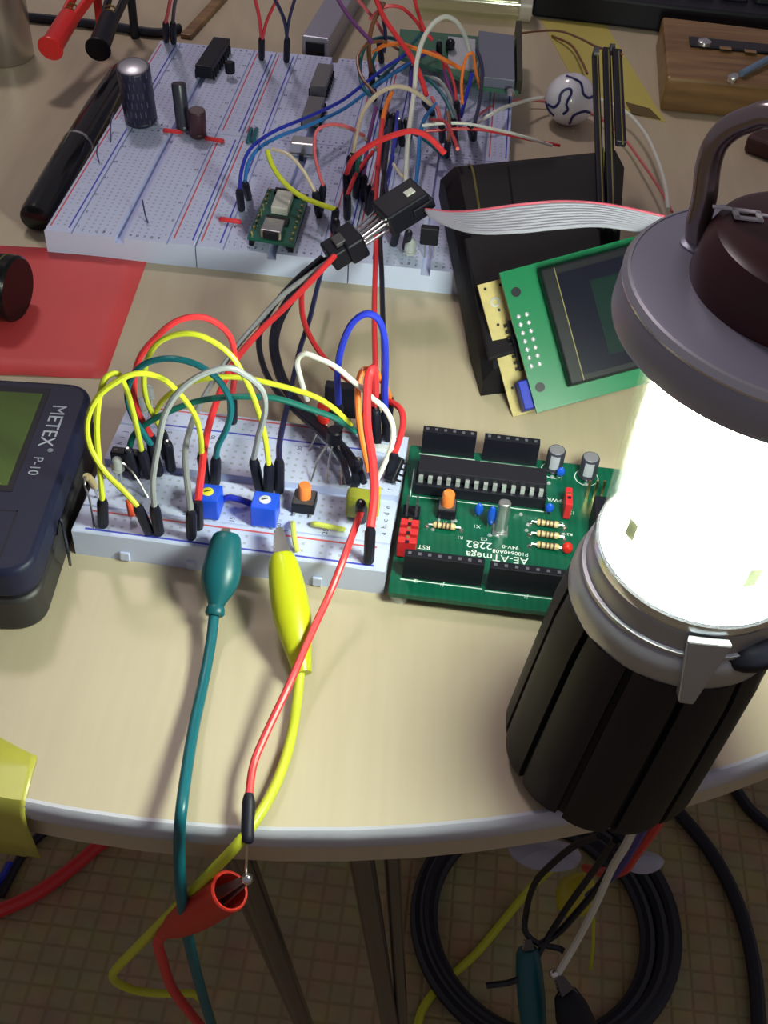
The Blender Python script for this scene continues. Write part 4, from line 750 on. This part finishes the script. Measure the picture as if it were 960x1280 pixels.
# far display lying on the rear right corner
th = thing('graphic_display', 'grey-blue display panel on a green board at the far corner of the large block', 'display', at(600, 80, 10))
Q = [at(600, 108, 16), at(648, 114, 16), at(645, 50, 16), at(500, 36, 16), at(498, 70, 16), at(560, 90, 16)]
MB()._a([q+Vector((0, 0, -1.8)) for q in Q]+Q, [(5, 4, 3, 2, 1, 0), (6, 7, 8, 9, 10, 11)]+[(i, (i+1) % 6, 6+(i+1) % 6, 6+i) for i in range(6)]).build('board_plate', mat('far_green', (.05, .16, .10), .4), th, smooth=False)
Q = [at(598, 108, 16), at(642, 113, 16), at(641, 56, 16), at(597, 50, 16)]; MB().hexa(Q, [q+Vector((0, 0, 4.5)) for q in Q]).build('display_panel', mat('panel_bluegrey', (.16, .17, .24), .3), th, smooth=False, bevel=.4)
Q = [at(644, 117, 14), at(651, 118, 14), at(650, 42, 14), at(643, 42, 14)]; MB().hexa(Q, [q+Vector((0, 0, 6)) for q in Q]).build('display_edge', mat('dark_olive', (.03, .025, .012), .5), th, smooth=False)
Q = [at(560, 85, 15.9), at(594, 90, 15.9), at(594, 52, 15.9), at(560, 48, 15.9)]; MB().hexa(Q, [q+Vector((0, 0, 1)) for q in Q]).build('label_patch', mat('pale_label', (.5, .52, .58), .5), th, smooth=False)
p = at(638, 118, 17); MB().lathe([(1.9, 0), (1.9, 1.6), (1.2, 2.2)], p, n=6).build('corner_screw', steel, th)
for dx, dy in ((520, 55), (545, 75), (630, 90)): q = at(dx, dy, 14.2); MB().cyl((q.x, q.y, Zb+.1), q, 1.6, n=8).build('standoff', darkgrey, th)
# ---- wires of the large block
BG_ = 'jumper wires of the large block'
def bw_(label, col, pts, a=None, b=None, r=.8, z0=24, z1=24, **k):
    pts = list(pts)
    if a is None and len(pts[0]) == 2: pts[0] = pts[0]+(z0,)
    if b is None and len(pts[-1]) == 2: pts[-1] = pts[-1]+(z1,)
    return wire(label, col, pts, a, b, r=r, group=BG_, **k)
bw_('sky blue wire of the long pair sweeping from the green USB board into the tangle', 'skyblue', [(306, 229), (310, 205), (322, 187), (348, 171), (387, 156), (430, 136), (460, 114), (493, 91), (520, 75)], (311, 248), None, r=.7, z1=26)
bw_('dark blue wire of the long pair sweeping from the green USB board into the tangle', 'blue', [(299, 238), (303, 208), (313, 186), (341, 165), (383, 147), (427, 126), (456, 104), (487, 81), (509, 67)], (302, 262), None, r=.7, z1=27)
bw_('teal wire looping up behind the grey chips', 'teal', [(466, 122), (454, 110), (450, 80), (458, 56), (478, 47), (500, 50)], r=.85)
bw_('thick white wire making the tallest arch over the tangle', 'white', [(507, 228), (509, 185), (513, 148), (518, 112), (521, 77), (530, 47), (543, 28), (556, 21), (568, 25), (579, 40), (588, 66)], r=1.0, z0=12, z1=18, zmax=95)
bw_('cream wire arch in the middle of the tangle', 'cream', [(441, 192), (447, 162), (455, 138), (473, 117), (496, 108), (519, 115), (539, 131)], (443, 215), None, r=.9)
bw_('thick red wire arching over the front of the tangle', 'red', [(433, 217), (441, 199), (461, 183), (489, 170), (516, 164), (535, 171), (556, 192)], (434, 252), None, r=1.05, z1=38)
bw_('bright red wire slanting down from the far edge into the tangle', 'red', [(468, -6), (480, 22), (497, 47), (515, 73), (526, 97), (533, 120)], r=1.1, z0=50)
bw_('pink wire running beside the straight red drop wire', 'pink', [(484, 128), (478, 157), (473, 180), (474, 205), (466, 240)], None, (462, 268), r=.8)
bw_('thin white wire running from the tangle behind the black case', 'white', [(528, 157), (557, 154), (585, 155), (615, 161), (645, 168), (690, 182)], r=.65, z0=22, z1=16, zmin=11)
bw_('thin red wire running beside the thin white one behind the case', 'red', [(532, 164), (570, 161), (600, 162), (628, 167), (660, 174), (700, 182)], r=.65, z0=20, z1=14, zmin=11)
bw_('pale wire running from the tangle past the ball to the ribbon', 'white', [(598, 153), (617, 141, 17), (640, 131, 12), (680, 122, 7), (740, 122, 7), (778, 137, 7), (803, 162, 8), (822, 200, 12), (832, 235, 18), (835, 262, 26)], r=.8, z0=14, zmin=4)
bw_('pink wire running alongside the pale one past the ball', 'pink', [(594, 147), (613, 134, 9), (640, 126, 4), (680, 127, 3), (735, 140, 3), (775, 168, 4), (800, 200, 6), (822, 232, 10), (840, 265, 18)], r=.55, z0=12, zmin=3)
bw_('sky blue wire dropping from the tangle behind the box connector', 'skyblue', [(545, 130), (531, 148), (525, 170), (523, 200), (520, 228)], r=.8, z1=12)
bw_('teal wire curving under the thick red arch', 'teal', [(516, 166), (530, 174), (545, 186), (555, 196)], r=.8, z0=18, z1=14)
bw_('orange-brown wire crossing the tangle near its top', 'orange', [(466, 66), (480, 57), (500, 55), (520, 61), (548, 71), (580, 88)], r=.9)
bw_('teal wire arcing down the middle right of the tangle', 'teal', [(520, 92), (533, 98), (548, 112), (560, 131), (567, 150)], None, (566, 166), r=.75)
bw_('navy wire down the far right of the tangle', 'navy', [(596, 62), (602, 80), (602, 107), (598, 135), (593, 155)], None, (592, 174), r=.8)
bw_('thin red wire in the right half of the tangle', 'red', [(548, 70), (558, 82), (567, 103), (571, 128)], None, (572, 150), r=.65)
bw_('orange-red wire peaking left of the navy wire', 'orange', [(578, 130), (577, 100), (584, 70), (590, 66), (594, 85), (600, 110)], r=.65, z1=18)
bw_('blue wire slanting low in the right half of the tangle', 'blue', [(590, 92), (585, 112), (580, 130), (576, 146)], r=.85, z1=12)
bw_('brown wire rising at the left of the tangle', 'brown', [(480, 4), (466, 30), (461, 60), (464, 92)], None, (468, 125), r=1.0, z0=40)
bw_('purple wire coming from the far edge left of the tangle', 'purple', [(418, -8), (434, 18), (449, 36), (464, 52)], r=.9, z0=36, z1=34)
bw_('thin red wire looping over the far edge', 'red', [(462, 24), (480, 9), (500, 9), (518, 24), (529, 40)], r=.8, z0=30)
bw_('teal wire slanting across the top of the tangle', 'teal', [(463, 112), (489, 85), (508, 63), (530, 38)], r=.8)
bw_('indigo wire low across the tangle', 'indigo', [(470, 108), (484, 97), (512, 78), (535, 66)], r=.8, z0=20, z1=20)
bw_('thin orange wire crossing left to the silver can', 'cream', [(410, 156), (425, 158), (445, 165), (467, 184), (490, 204), (504, 222)], r=.6, z0=24, z1=14)
bw_('thin dull red wire looping around the silver can', 'pink', [(404, 233), (398, 213), (393, 188), (396, 164), (410, 156), (433, 158), (455, 170)], (400, 265), None, r=.65)
bw_('yellow wire sagging from the silver can to a plug', 'yellow', [(334, 188), (340, 206), (355, 228), (378, 246), (402, 256), (420, 262)], None, (417, 288), r=.95, z0=30)
bw_('thin dull yellow wire falling to the plug by the silver can', 'cream', [(340, 186), (360, 193), (378, 212), (394, 240)], None, (399, 270), r=.65, z0=30)
bw_('red wire standing at the left of the vertical pair', 'red', [(466, 190), (458, 200), (445, 218), (434, 245)], None, (434, 273), r=.8)
bw_('violet wire in the lower left of the tangle', 'purple', [(470, 135), (464, 160), (458, 190), (455, 220)], None, (455, 250), r=.8)
bw_('dark red wire in the centre of the tangle', 'pink', [(540, 122), (548, 140), (552, 158)], None, (553, 176), r=.8)
bw_('brown wire at the right of the tangle', 'brown', [(560, 140), (562, 160), (560, 178)], None, (558, 195), r=.8, z0=26)
bw_('teal wire in the far left loops of the tangle', 'teal', [(470, 66), (466, 80), (474, 96), (500, 88), (525, 70)], r=.7, z0=30)
bw_('dull violet wire fallen across the right of the tangle', 'purple', [(555, 88), (562, 110), (570, 130), (575, 158)], r=.7, z1=12)
bw_('grey wire curling at the right of the tangle', 'grey', [(530, 96), (548, 100), (562, 120), (568, 140), (571, 165)], r=.8, z1=12)
bw_('dark navy wire rising straight behind the box connector', 'navy', [(484, 160), (478, 190), (480, 220), (484, 245)], r=.8, z0=30, z1=26)
bw_('blue wire rising straight left of the box connector', 'blue', [(497, 140), (494, 170), (488, 205), (480, 235)], r=.7, z0=26, z1=24)
bw_('rust wire loop at the far left of the tangle', 'brown', [(470, 118), (452, 96), (447, 72), (458, 56), (480, 52), (498, 62)], r=.7)
bw_('orange wire standing in the left of the tangle', 'orange', [(490, 116), (484, 128), (479, 146), (476, 168)], r=.9, z0=30, z1=22)
bw_('navy wire dropping from the far edge into the tangle', 'navy', [(474, 2), (479, 24), (482, 45), (480, 66)], r=.8, z0=42)
bw_('violet wire hanging in the middle of the tangle', 'indigo', [(515, 84), (513, 104), (514, 128), (512, 150)], r=.9, z1=14)
bw_('red wire hanging under the orange-brown one', 'red', [(540, 64), (552, 72), (556, 92), (562, 116)], r=.6, z1=16)
bw_('second thin red wire running from the tangle to the case', 'red', [(540, 150), (556, 152), (566, 170), (572, 186)], r=.7, z0=24, z1=40)
bw_('red wire crossing the far edge beside the clear tube', 'red', [(516, -10), (522, 14), (530, 36), (540, 50)], r=.8, z0=44)
bw_('purple-red wire crossing the far edge beside the grey stick', 'pink', [(440, -10), (456, 10), (468, 24), (480, 44)], r=.8, z0=44)
bw_('pale wire curling under the grey-blue display', 'grey', [(600, 72), (592, 96), (580, 116), (570, 128)], r=.7, z0=22, z1=14)
bw_('teal wire dropping left of the thick red arch', 'green', [(452, 190), (447, 205), (446, 222)], None, (445, 246), r=.8, z0=30)
for px, py, tx_, ty_, lb in ((479, 158, 478, 138, 'black plug in the thick of the tangle, left of the white wire'), (493, 165, 492, 144, 'black plug in the thick of the tangle, touching the white wire'), (512, 172, 508, 150, 'dark plug right of the white wire'), (436, 222, 438, 196, 'black plug at the front left of the tangle'), (461, 262, 460, 232, 'black plug beside the pink wire foot'), (569, 178, 566, 156, 'dark plug right of the brown wire foot'), (488, 172, 484, 142, 'black plug under the cream arch, left one'), (503, 182, 499, 150, 'black plug under the cream arch, right one'), (477, 78, 474, 50, 'black plug near the far edge beside the brown wire'), (549, 88, 549, 52, 'purple-black plug near the far edge beside the white arch'), (562, 72, 563, 52, 'stout black plug before the grey-blue display'), (541, 142, 530, 126, 'black plug lying under the end of the cream arch'), (448, 235, 450, 203, 'black plug behind the violet wire'), (507, 310, 511, 290, 'short black plug below the box connector, right one'), (492, 306, 498, 280, 'short black plug below the box connector, left one'), (421, 300, 420, 275, 'black plug just behind the crimp connector'), (590, 172, 588, 158, 'black plug by the black case corner')):
    loose_plug(px, py, tx_, ty_, lb, group='bare plugs on the large block', r=2.2 if 'stout' in lb else 1.45)
# plugs at the far edge
for px, py, tx_, ty_, top_, col, lb in ((208, 52, 207, 28, [(211, 10), (215, -12)], 'red', 'red wire plugged at the far left corner of the large block'), (217, 54, 216, 28, [(218, 8), (222, -12)], 'black', 'black wire plugged at the far left corner of the large block'), (327, 74, 327, 47, [(324, 22), (316, -12)], 'red', 'red wire rising straight from the far edge between the corner and the grey stick'), (358, 77, 359, 48, [(355, 24), (338, -12)], 'navy', 'dark wire rising at the far edge nearest the grey stick')):
    wire(lb, col, [(tx_, ty_)]+[p for p in top_[:-1]]+[top_[-1]+(50,)], (px, py), None, r=.8, group=BG_)
wire('second red wire leaving the plug at the far edge', 'red', [(328, 48, 22), (334, 25), (352, -12, 50)], None, None, r=.7, group=BG_)
wire('second dark wire leaving the plug at the far edge', 'navy', [(358, 48, 22), (362, 22), (372, -12, 50)], None, None, r=.7, group=BG_)

# ================================================================== REST OF THE TABLE
# grey stick behind the block
th = thing('grey_stick', 'grey metal stick with a dark socket end behind the large block', 'adapter', at(415, 40, 0)); a_, b_ = at(394, 62, 6), at(445, -25, 6)
obox(MB(), a_, b_, 13, 11.5).build('stick_body', mat('lavender_grey', (.34, .33, .42), .35, .3), th, smooth=False, bevel=.8); dd = (a_-b_).normalized()
obox(MB(), a_, a_+dd*1.0, 9, 7.0).build('socket_end', black_p, th, smooth=False, bevel=.3)
# pen
th = thing('pen', 'thick black pen with a silver ring lying along the left edge of the large block', 'pen', at(90, 190, 0)); a_, b_ = at(42, 274, 6.2), at(152, 88, 6.2); d = b_-a_; L = d.length
MB().lathe([(3.6, 0), (5.2, .8), (5.6, 3), (6.0, L*.25), (6.0, L*.44)], a_, d, n=28).build('cap', mat('pen_black', (.006, .006, .008), .18), th)
MB().lathe([(6.1, L*.44), (6.1, L*.452)], a_, d, n=28).build('ring', steel, th)
MB().lathe([(5.7, L*.452), (5.5, L*.7), (4.6, L*.95), (3.6, L)], a_, d, n=28).build('barrel', mat('pen_black', (.006, .006, .008), .18), th)
# ball
th = thing('patterned_ball', 'small white ball with curly navy stripes beside the upright black tweezers', 'ball', at(712, 150, 0)); bc = at(713, 124, 11.0); BR_ = 11.0
MB().ball(bc, BR_, n=40).build('ball_shell', mat('ball_white', (.72, .70, .78), .18, var=.03), th)
cdir = (CAM-bc).normalized(); bxr = _rt; byu = cdir.cross(bxr).normalized(); bxr = byu.cross(cdir)
for st in ([(-.42, -.12), (-.38, .18), (-.22, .34), (-.02, .36), (.02, .2), (-.08, .0), (-.14, -.2), (-.08, -.38), (-.25, -.55)], [(-.2, .85), (.15, .72), (.35, .6), (.42, .45), (.48, .2), (.68, .05), (.85, .1)], [(.02, -.9), (.15, -.62), (.38, -.5), (.6, -.45), (.78, -.5)], [(-.95, -.1), (-.85, -.35), (-.6, -.62)], [(-.42, -.12), (-.6, -.3), (-.85, -.2)]):
    P = []
    for x, y in st: z = math.sqrt(max(.02, 1-x*x-y*y)); v = (bxr*x+byu*y+cdir*z).normalized(); P.append(bc+v*(BR_+.02))
    MB().tube(P, .62, n=6).build('stripe', mat('ball_navy', (.012, .012, .12), .3), th)
# tweezers: black strips resting on the case, points beyond it
th = thing('tweezers', 'pair of black tweezers lying on the black case with their ends past its far edge', 'tweezers', at(760, 200, 40))
for x0, y0, x1, y1, z0_, z1_, w_ in ((752, 285, 744, 68, 37, 49, 1.7), (765, 288, 758, 62, 37, 50, 2.0), (776, 180, 771, 64, 46, 51, 2.4)):
    obox(MB(), at(x0, y0, z0_), at(x1, y1, z1_), w_*1.5, 2.4).build('arm', black_p, th, smooth=False, bevel=.4)
    obox(MB(), at(x0+2.5, y0, z0_+1.1), at(x1+2.5, y1, z1_+1.1), .45, .5).build('arm_edge', seam_m, th, smooth=False)
for x, y in ((745, 66), (765, 62)): MB().lathe([(1.0, -1), (2.2, -.9), (2.2, .9), (1.0, 1)], at(x, y, 50), (1, 0, 0), n=16).build('hinge', darkgrey, th)
wire('thin dark red wire reaching from the far display to the tweezers', 'brown', [(648, 42, 18), (672, 39), (700, 39), (725, 48), (745, 58), (778, 68, 52)], None, None, r=.5, zmin=2, group='stray wires on the table')
o = MB().tube([at(*p) for p in ((690, 45, 1), (712, 55, 3), (726, 75, 6), (734, 92, 10))], .6, n=8).build('stray_wire', WIRE['brown']); tag(o, 'short brown wire lying on the yellow note', 'wire', 'stray wires on the table')
# yellow note
th = thing('note_sheet', 'yellow paper note with a darker creased corner beyond the ball', 'paper', at(750, 80, 0)); ye = mat('note_yellow', (.55, .47, .11), .6, var=.06)
Q = [at(676, 25), at(756, 30), at(832, 153), at(778, 138), at(722, 110)]; up = Vector((0, 0, .25))
MB()._a(Q+[q+up for q in Q], [(4, 3, 2, 1, 0), (5, 6, 7, 8, 9)]+[(i, (i+1) % 5, 5+(i+1) % 5, 5+i) for i in range(5)]).build('note_paper', ye, th, smooth=False)
Q = [at(782, 128, .4), at(812, 136, .4), at(826, 150, .4), at(790, 142, .4)]; MB().hexa(Q, [q+up for q in Q]).build('note_mark', mat('note_brown', (.12, .075, .02), .6), th, smooth=False)
# wooden block with metal strip and bolt
wm = bpy.data.materials.new('varnished_wood'); wm.use_nodes = True; nt = wm.node_tree; b = nt.nodes['Principled BSDF']; b.inputs['Roughness'].default_value = .4
tc = nt.nodes.new('ShaderNodeTexCoord'); mp = nt.nodes.new('ShaderNodeMapping'); mp.inputs['Scale'].default_value = (20, 220, 160); nz = nt.nodes.new('ShaderNodeTexNoise'); nz.inputs['Scale'].default_value = 1; nz.inputs['Detail'].default_value = 5; cr = nt.nodes.new('ShaderNodeValToRGB')
cr.color_ramp.elements[0].color = (.16, .078, .028, 1); cr.color_ramp.elements[0].position = .3; cr.color_ramp.elements[1].color = (.32, .18, .07, 1); cr.color_ramp.elements[1].position = .7
nt.links.new(tc.outputs['Object'], mp.inputs[0]); nt.links.new(mp.outputs[0], nz.inputs['Vector']); nt.links.new(nz.outputs['Fac'], cr.inputs[0]); nt.links.new(cr.outputs[0], b.inputs['Base Color'])
th = thing('wooden_block', 'varnished wooden block with a black slotted metal strip, beyond the lantern', 'wood block', at(900, 80, 0)); ht = 16
Q = [at(834, 96, ht), at(1010, 112, ht), at(1010, 42, ht), at(828, 20, ht)]
Lq = [Vector((q.x, q.y, .1)) for q in Q]; MB().hexa(Lq, Q).build('block', wm, th, smooth=False, bevel=1.5)
s0_, s1_ = at(862, 52, ht+.7), at(1005, 66, ht+.7); obox(MB(), s0_, s1_, 10, 1.4).build('metal_strip', mat('strip_black', (.012, .012, .02), .35, .4), th, smooth=False, bevel=.5)
MB().lathe([(3.4, 0), (3.2, 1.4), (1.8, 2.2)], at(880, 55, ht+1.3), n=24).build('screw_head', steel, th)
for x, y in ((907, 60), (938, 64)):
    q = at(x, y, ht+1.45); MB().box(q, (5.5, 3.2, .12), Matrix.Rotation(-.08, 3, 'Z')).build('strip_slot', wm, th, smooth=False)
rd = thing('screwdriver', 'thin pale blue rod with a steel tip lying on the wooden block', 'screwdriver', at(930, 90, ht)); a_, b_ = at(912, 100, ht+1.9), at(1000, 52, ht+3.5)
MB().cyl(a_.lerp(b_, .16), b_, 1.5, n=14).build('shaft', mat('rod_blue', (.16, .24, .38), .3, .2), rd); MB().lathe([(1.2, 0), (2.2, .8), (2.2, 3.5), (1.6, 5.2)], a_, b_-a_, n=16).build('tip', steel, rd)
# black box along the far edge
th = thing('black_keyboard', 'long black keyboard-like box along the far edge of the table', 'keyboard', at(800, 10, 0)); kq = [at(640, -8), at(668, 24), at(833, 40), at(1020, 50), at(1020, -40), at(640, -60)]
kp = [(q.x, q.y) for q in kq]; kp[2] = (kp[1][0]+(kp[2][0]-kp[1][0]), kp[2][1]); MB().prism([(q[0], q[1]) for q in ((57, 601), (126, 592), (215, 585), (230, 640), (64, 655))], .2, 14).build('keyboard_body', black_p, th, smooth=False, bevel=1.5)
for i in range(9): MB().prism(rounded(68+i*17, 82+i*17, 612-i*1.5, 626-i*1.5, 2, 3), 14, 17).build('key', mat('key_black', (.02, .02, .028), .45), th, smooth=False, bevel=.5)
# clear tube at the far edge
th = thing('clear_tube', 'clear plastic tube lying along the far edge beyond the tangle', 'tube', at(590, 10, 0)); a_, b_ = at(520, -6, 8), at(662, 6, 8); d = b_-a_
MB().lathe([(8, 0), (8, d.length), (7.2, d.length), (7.2, 0)], a_, d, n=32, close=True).build('tube_wall', gm, th); MB().lathe([(8.3, d.length-5), (8.3, d.length+1), (4, d.length+1.5)], a_, d, n=32).build('tube_cap', mat('pale_cap', (.5, .45, .40), .35), th)
# top left: cup, red and black clips, black cable
th = thing('metal_cup', 'shiny metal cup cut by the upper left corner of the picture', 'cup', at(-5, 70, 0)); q = at(-2, 84, 0)
MB().lathe([(13.2, 0), (13.6, 1), (14.2, 42), (13.6, 42), (13, 2), (5, 1.5)], (q.x-1, q.y+12, .2), n=40).build('cup_wall', mat('brushed_steel', (.50, .46, .43), .28, .9), th)
MB().lathe([(14.3, 33), (14.35, 42.5), (13.3, 42.5), (13.3, 33)], (q.x-1, q.y+12, .2), n=40, close=True).build('cup_collar', black_p, th)
for col, t0, t1, lb in ((mat('clip_red', (.75, .02, .02), .35), (62, 62), (118, -30), 'red probe clip pointing toward the pen in the upper left'), (black_p, (122, 63), (160, -40), 'black probe clip pointing toward the pen in the upper left')):
    f = at(t0[0], t0[1], 20); e = at(t1[0], t1[1], 32); d = e-f; L = d.length; th = thing('probe_clip', lb, 'probe clip', Vector((f.x, f.y, 0)), 'probe clips')
    MB().lathe([(3.0, 0), (5.4, .3), (5.6, 1.0), (5.2, 2.2), (4.6, 3.5), (4.4, 22), (3.9, 24)], f, d, n=28).build('grip_head', col, th)
    s_ = Vector((0, 0, 1)).cross(d).normalized(); dn_ = d.normalized()
    obox(MB(), f+dn_*22+s_*2.5, e+s_*5, 2.2, 5).build('lever', col, th, smooth=False, bevel=.8); obox(MB(), f+dn_*22-s_*2.5, e-s_*5, 2.2, 5).build('lever', col, th, smooth=False, bevel=.8)
    MB().tube([f+dn_*21+Vector((3.2*math.cos(i*.9), 0, 3.2*math.sin(i*.9)))+dn_*(i*.45) for i in range(22)], .45, n=6, dense=3).build('spring', mat('brass', (.35, .20, .05), .3, .9), th)
    q = f.lerp(e, 1.0); MB().cyl((q.x, q.y, .2), q, 2.0, n=10).build('rest', col, th)
P = [at(-20, 18, 2.2), at(30, 21, 2.2), at(80, 26, 2.2), at(140, 33, 2.2), at(200, 41, 2.2), at(225, 35, 2.2)]
o = MB().tube(P, 2.2, n=10).build('black_cable', WIRE['black']); tag(o, 'black cable lying across the far left behind the probe clips', 'cable')
o = obox(MB(), at(232, 46, 1.2), at(292, -20, 1.2), 5.5, 2.2).build('wood_stick', wm, bevel=.4, smooth=False); tag(o, 'flat brown wooden stick lying behind the far left corner of the large block', 'stick')
o = obox(MB(), at(940, 172, 4), at(985, 188, 4), 16, 8).build('dark_pouch', mat('dark_maroon', (.05, .012, .012), .5), bevel=2, smooth=False, seg=3); tag(o, 'small dark maroon lump at the right picture edge beside the bail handle', 'pouch')
# yellow tape over the front edge
tp = mat('yellow_tape', (.46, .43, .07), .35, var=.1, scale=200); th = thing('yellow_tape', 'yellow tape strip stuck over the front left table edge', 'tape', at(10, 960, 0))
ring = [[(-40, 918, .35), (0, 922, .35), (22, 934, .35), (38, 942, .35), (47, 946, .3)], [(-40, 960, .3), (0, 962, .3), (20, 962, .3), (33, 962, .3), (42, 962, .3)], [(-40, 992, .55), (0, 996, .55), (15, 999, .55), (25, 1000, .55), (32, 1001, .55)]]
R1 = [[at(*p) for p in r_] for r_ in ring]
R1.append([p+Vector((0, -1.8, -2.2)) for p in R1[2]]); R1.append([p+Vector((0, -.6, -5)) for p in R1[3]]); R1.append([p+Vector((random.uniform(-1, 1)*.6, .5, -8)) for p in R1[4]]); R1.append([p+Vector((random.uniform(-1, 1)*1.0-.8, 1.0, -8+random.uniform(-1, 1))) for p in R1[5]])
vs = [p for r_ in R1 for p in r_]; fs = [(i*5+j, i*5+j+1, (i+1)*5+j+1, (i+1)*5+j) for i in range(len(R1)-1) for j in range(4)]
o = MB()._a(vs, fs).build('tape_strip', tp, th); sm = o.modifiers.new('thick', 'SOLIDIFY'); sm.thickness = .15*MM; sm.offset = 1
o = MB().tube([at(72, 668, 12), at(76, 650, 18), at(85, 690, 13), at(88, 706, 4)], .4, n=6).build('stray_wire', WIRE['black']); tag(o, 'thin dark wire dangling on the side of the multimeter', 'wire', 'stray wires on the table')

# ================================================================== UNDER THE TABLE
FZ = FLOOR_Z
def fcab(label, col, pts, r, name='floor_cable', zf=None, cat='cable'):
    o = MB().tube([at(p[0], p[1], p[2] if len(p) > 2 else FZ+r+.2) for p in pts], r, n=10, dense=6).build(name, WIRE[col]); return tag(o, label, cat, 'cables under the table')
c = at(673, 1158, FZ); ex = (at(818, 1158, FZ)-at(530, 1158, FZ)).length/2; P = []
for i in range(100):
    a = 2*math.pi*i/30+.6; k = 1+.02*math.sin(i*.37)+0.085*((i/30)-1.6)*(.75+.4*math.cos(a)); P.append(Vector((c.x+ex*k*math.cos(a), c.y+ex*1.02*k*math.sin(a)*1.0, FZ+4.4+1.5*(i/100))))
o = MB().tube(P, 4.0, n=10, dense=2).build('coiled_cable', WIRE['black']); tag(o, 'thick black cable coiled in a ring on the carpet below the lantern', 'cable', 'cables under the table')
fcab('black cable curving down the right side of the carpet', 'black', [(820, 985), (850, 1018), (890, 1068), (922, 1130), (942, 1205), (950, 1300)], 3.6)
fcab('black cable cutting the right edge of the picture below the table', 'black', [(890, 960), (915, 982), (940, 1015), (985, 1050)], 3.2)
fcab('red cable running out from under the table at the left', 'red', [(190, 1020), (135, 1048), (90, 1085), (40, 1120), (-30, 1150)], 3.4)
fcab('thin black cable beside the yellow tape', 'black', [(90, 1018), (60, 1036), (30, 1066), (0, 1120)], 2.4)
fcab('short blue cable end at the far left under the tape', 'blue', [(14, 1080), (5, 1096), (-20, 1115)], 2.6)
fcab('thin yellow cable running from the yellow clip to the bottom of the picture', 'yellow', [(690, 1085, FZ+30), (665, 1108, FZ+10), (630, 1150), (595, 1192), (548, 1235), (528, 1262), (518, 1300)], 2.0)
# white plastic pieces
wp = mat('milky_plastic', (.42, .44, .56), .35, var=.12)
for pts, lb in (((618, 1035, 735, 1050, 730, 1086, 695, 1092, 640, 1084), 'milky plastic sheet under the table edge left of the hanging wires'), ((765, 1055, 830, 1066, 836, 1080, 812, 1096, 775, 1088), 'milky plastic piece right of the hanging wires')):
    Q = [at(pts[i], pts[i+1], -150+4*math.sin(i*2.)) for i in range(0, 10, 2)]; cc = sum(Q, Vector())/5; n5 = len(Q)
    vs = Q+[cc+Vector((0, 0, 9))]+[q-Vector((0, 0, 2)) for q in Q]; fs = [(i, (i+1) % 5, 5) for i in range(5)]+[(i, 6+i, 6+(i+1) % 5, (i+1) % 5) for i in range(5)]+[(10, 9, 8, 7, 6)]
    o = MB()._a(vs, fs).build('plastic_sheet', wp); sb = o.modifiers.new('soft', 'SUBSURF'); sb.levels = 2; sb.render_levels = 2; tag(o, lb, 'plastic sheet')
# hanging clips below the lantern
HZ = -150
tc2 = thing('clip_lead', 'teal clip hanging upright below the lantern, tangled in black wires', 'clip lead', at(662, 1270, HZ-40), 'clip leads')
boot(tc2, at(659, 1186, HZ), at(668, 1292, HZ-25), [(0, 3.2), (.04, 4.0), (.25, 4.7), (.6, 4.9), (.9, 4.5), (1, 4.0)], teal_b, .9); jaws(tc2, at(660, 1174, HZ+1), at(661, 1192, HZ-1), 1.0, 2.2)
bc2 = thing('clip_lead', 'black clip gripping the white wire below the lantern', 'clip lead', at(705, 1240, HZ), 'clip leads')
boot(bc2, at(706, 1240, HZ), at(735, 1320, HZ-20), [(0, 3.0), (.05, 4.4), (.3, 6.2), (.7, 7.2), (1, 7.0)], black_p, .8); jaws(bc2, at(694, 1214, HZ+1), at(712, 1248, HZ-1), 1.0, 3.0); MB().ball(at(693, 1217, HZ+2), 1.8, n=14).build('jaw_tip', steel, bc2)
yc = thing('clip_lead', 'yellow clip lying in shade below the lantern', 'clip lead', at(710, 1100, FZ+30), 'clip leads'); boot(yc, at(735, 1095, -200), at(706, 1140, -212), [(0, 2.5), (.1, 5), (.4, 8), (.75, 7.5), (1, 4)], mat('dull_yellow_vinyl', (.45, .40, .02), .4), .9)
def hang(label, col, pts, r): o = MB().tube([at(*p) for p in pts], r, n=8).build('hanging_wire', WIRE[col]); tag(o, label, 'wire', 'wires hanging below the lantern')
hang('white wire hanging from behind the lantern down to the black clip', 'white', [(800, 1020, -20), (783, 1055, -45), (765, 1085, -70), (745, 1130, -100), (722, 1175, -130), (698, 1216, -148)], 1.2)
hang('red wire hanging beside the white one behind the lantern', 'red', [(835, 1005, -20), (815, 1038, -45), (795, 1065, -70), (778, 1088, -95), (750, 1090, -130), (732, 1085, -160)], 1.7)
hang('indigo wire between the red and the white hanging wires', 'indigo', [(810, 1025, -20), (790, 1060, -50), (768, 1092, -90), (735, 1120, -140)], 1.3)
hang('black wire looping from the lantern to the teal clip', 'black', [(750, 1045, -60), (720, 1056, -80), (690, 1080, -100), (668, 1105, -120), (658, 1140, -140), (657, 1165, -148), (670, 1178, -150), (700, 1186, -152), (705, 1189, -152)], 1.1)
hang('black wire straight from the lantern to the teal clip knot', 'black', [(770, 1050, -60), (735, 1098, -100), (705, 1140, -130), (680, 1180, -150), (660, 1215, -156), (640, 1227, -158), (608, 1232, -160)], 1.1)
hang('second straight black wire ending at the teal clip knot', 'black', [(780, 1060, -70), (748, 1108, -105), (720, 1142, -130), (695, 1168, -146), (672, 1182, -151)], 1.2)
hang('thin yellow wire standing inside the cable coil', 'yellow', [(742, 1148, -250), (741, 1185, -275), (738, 1212, FZ+2)], .8)
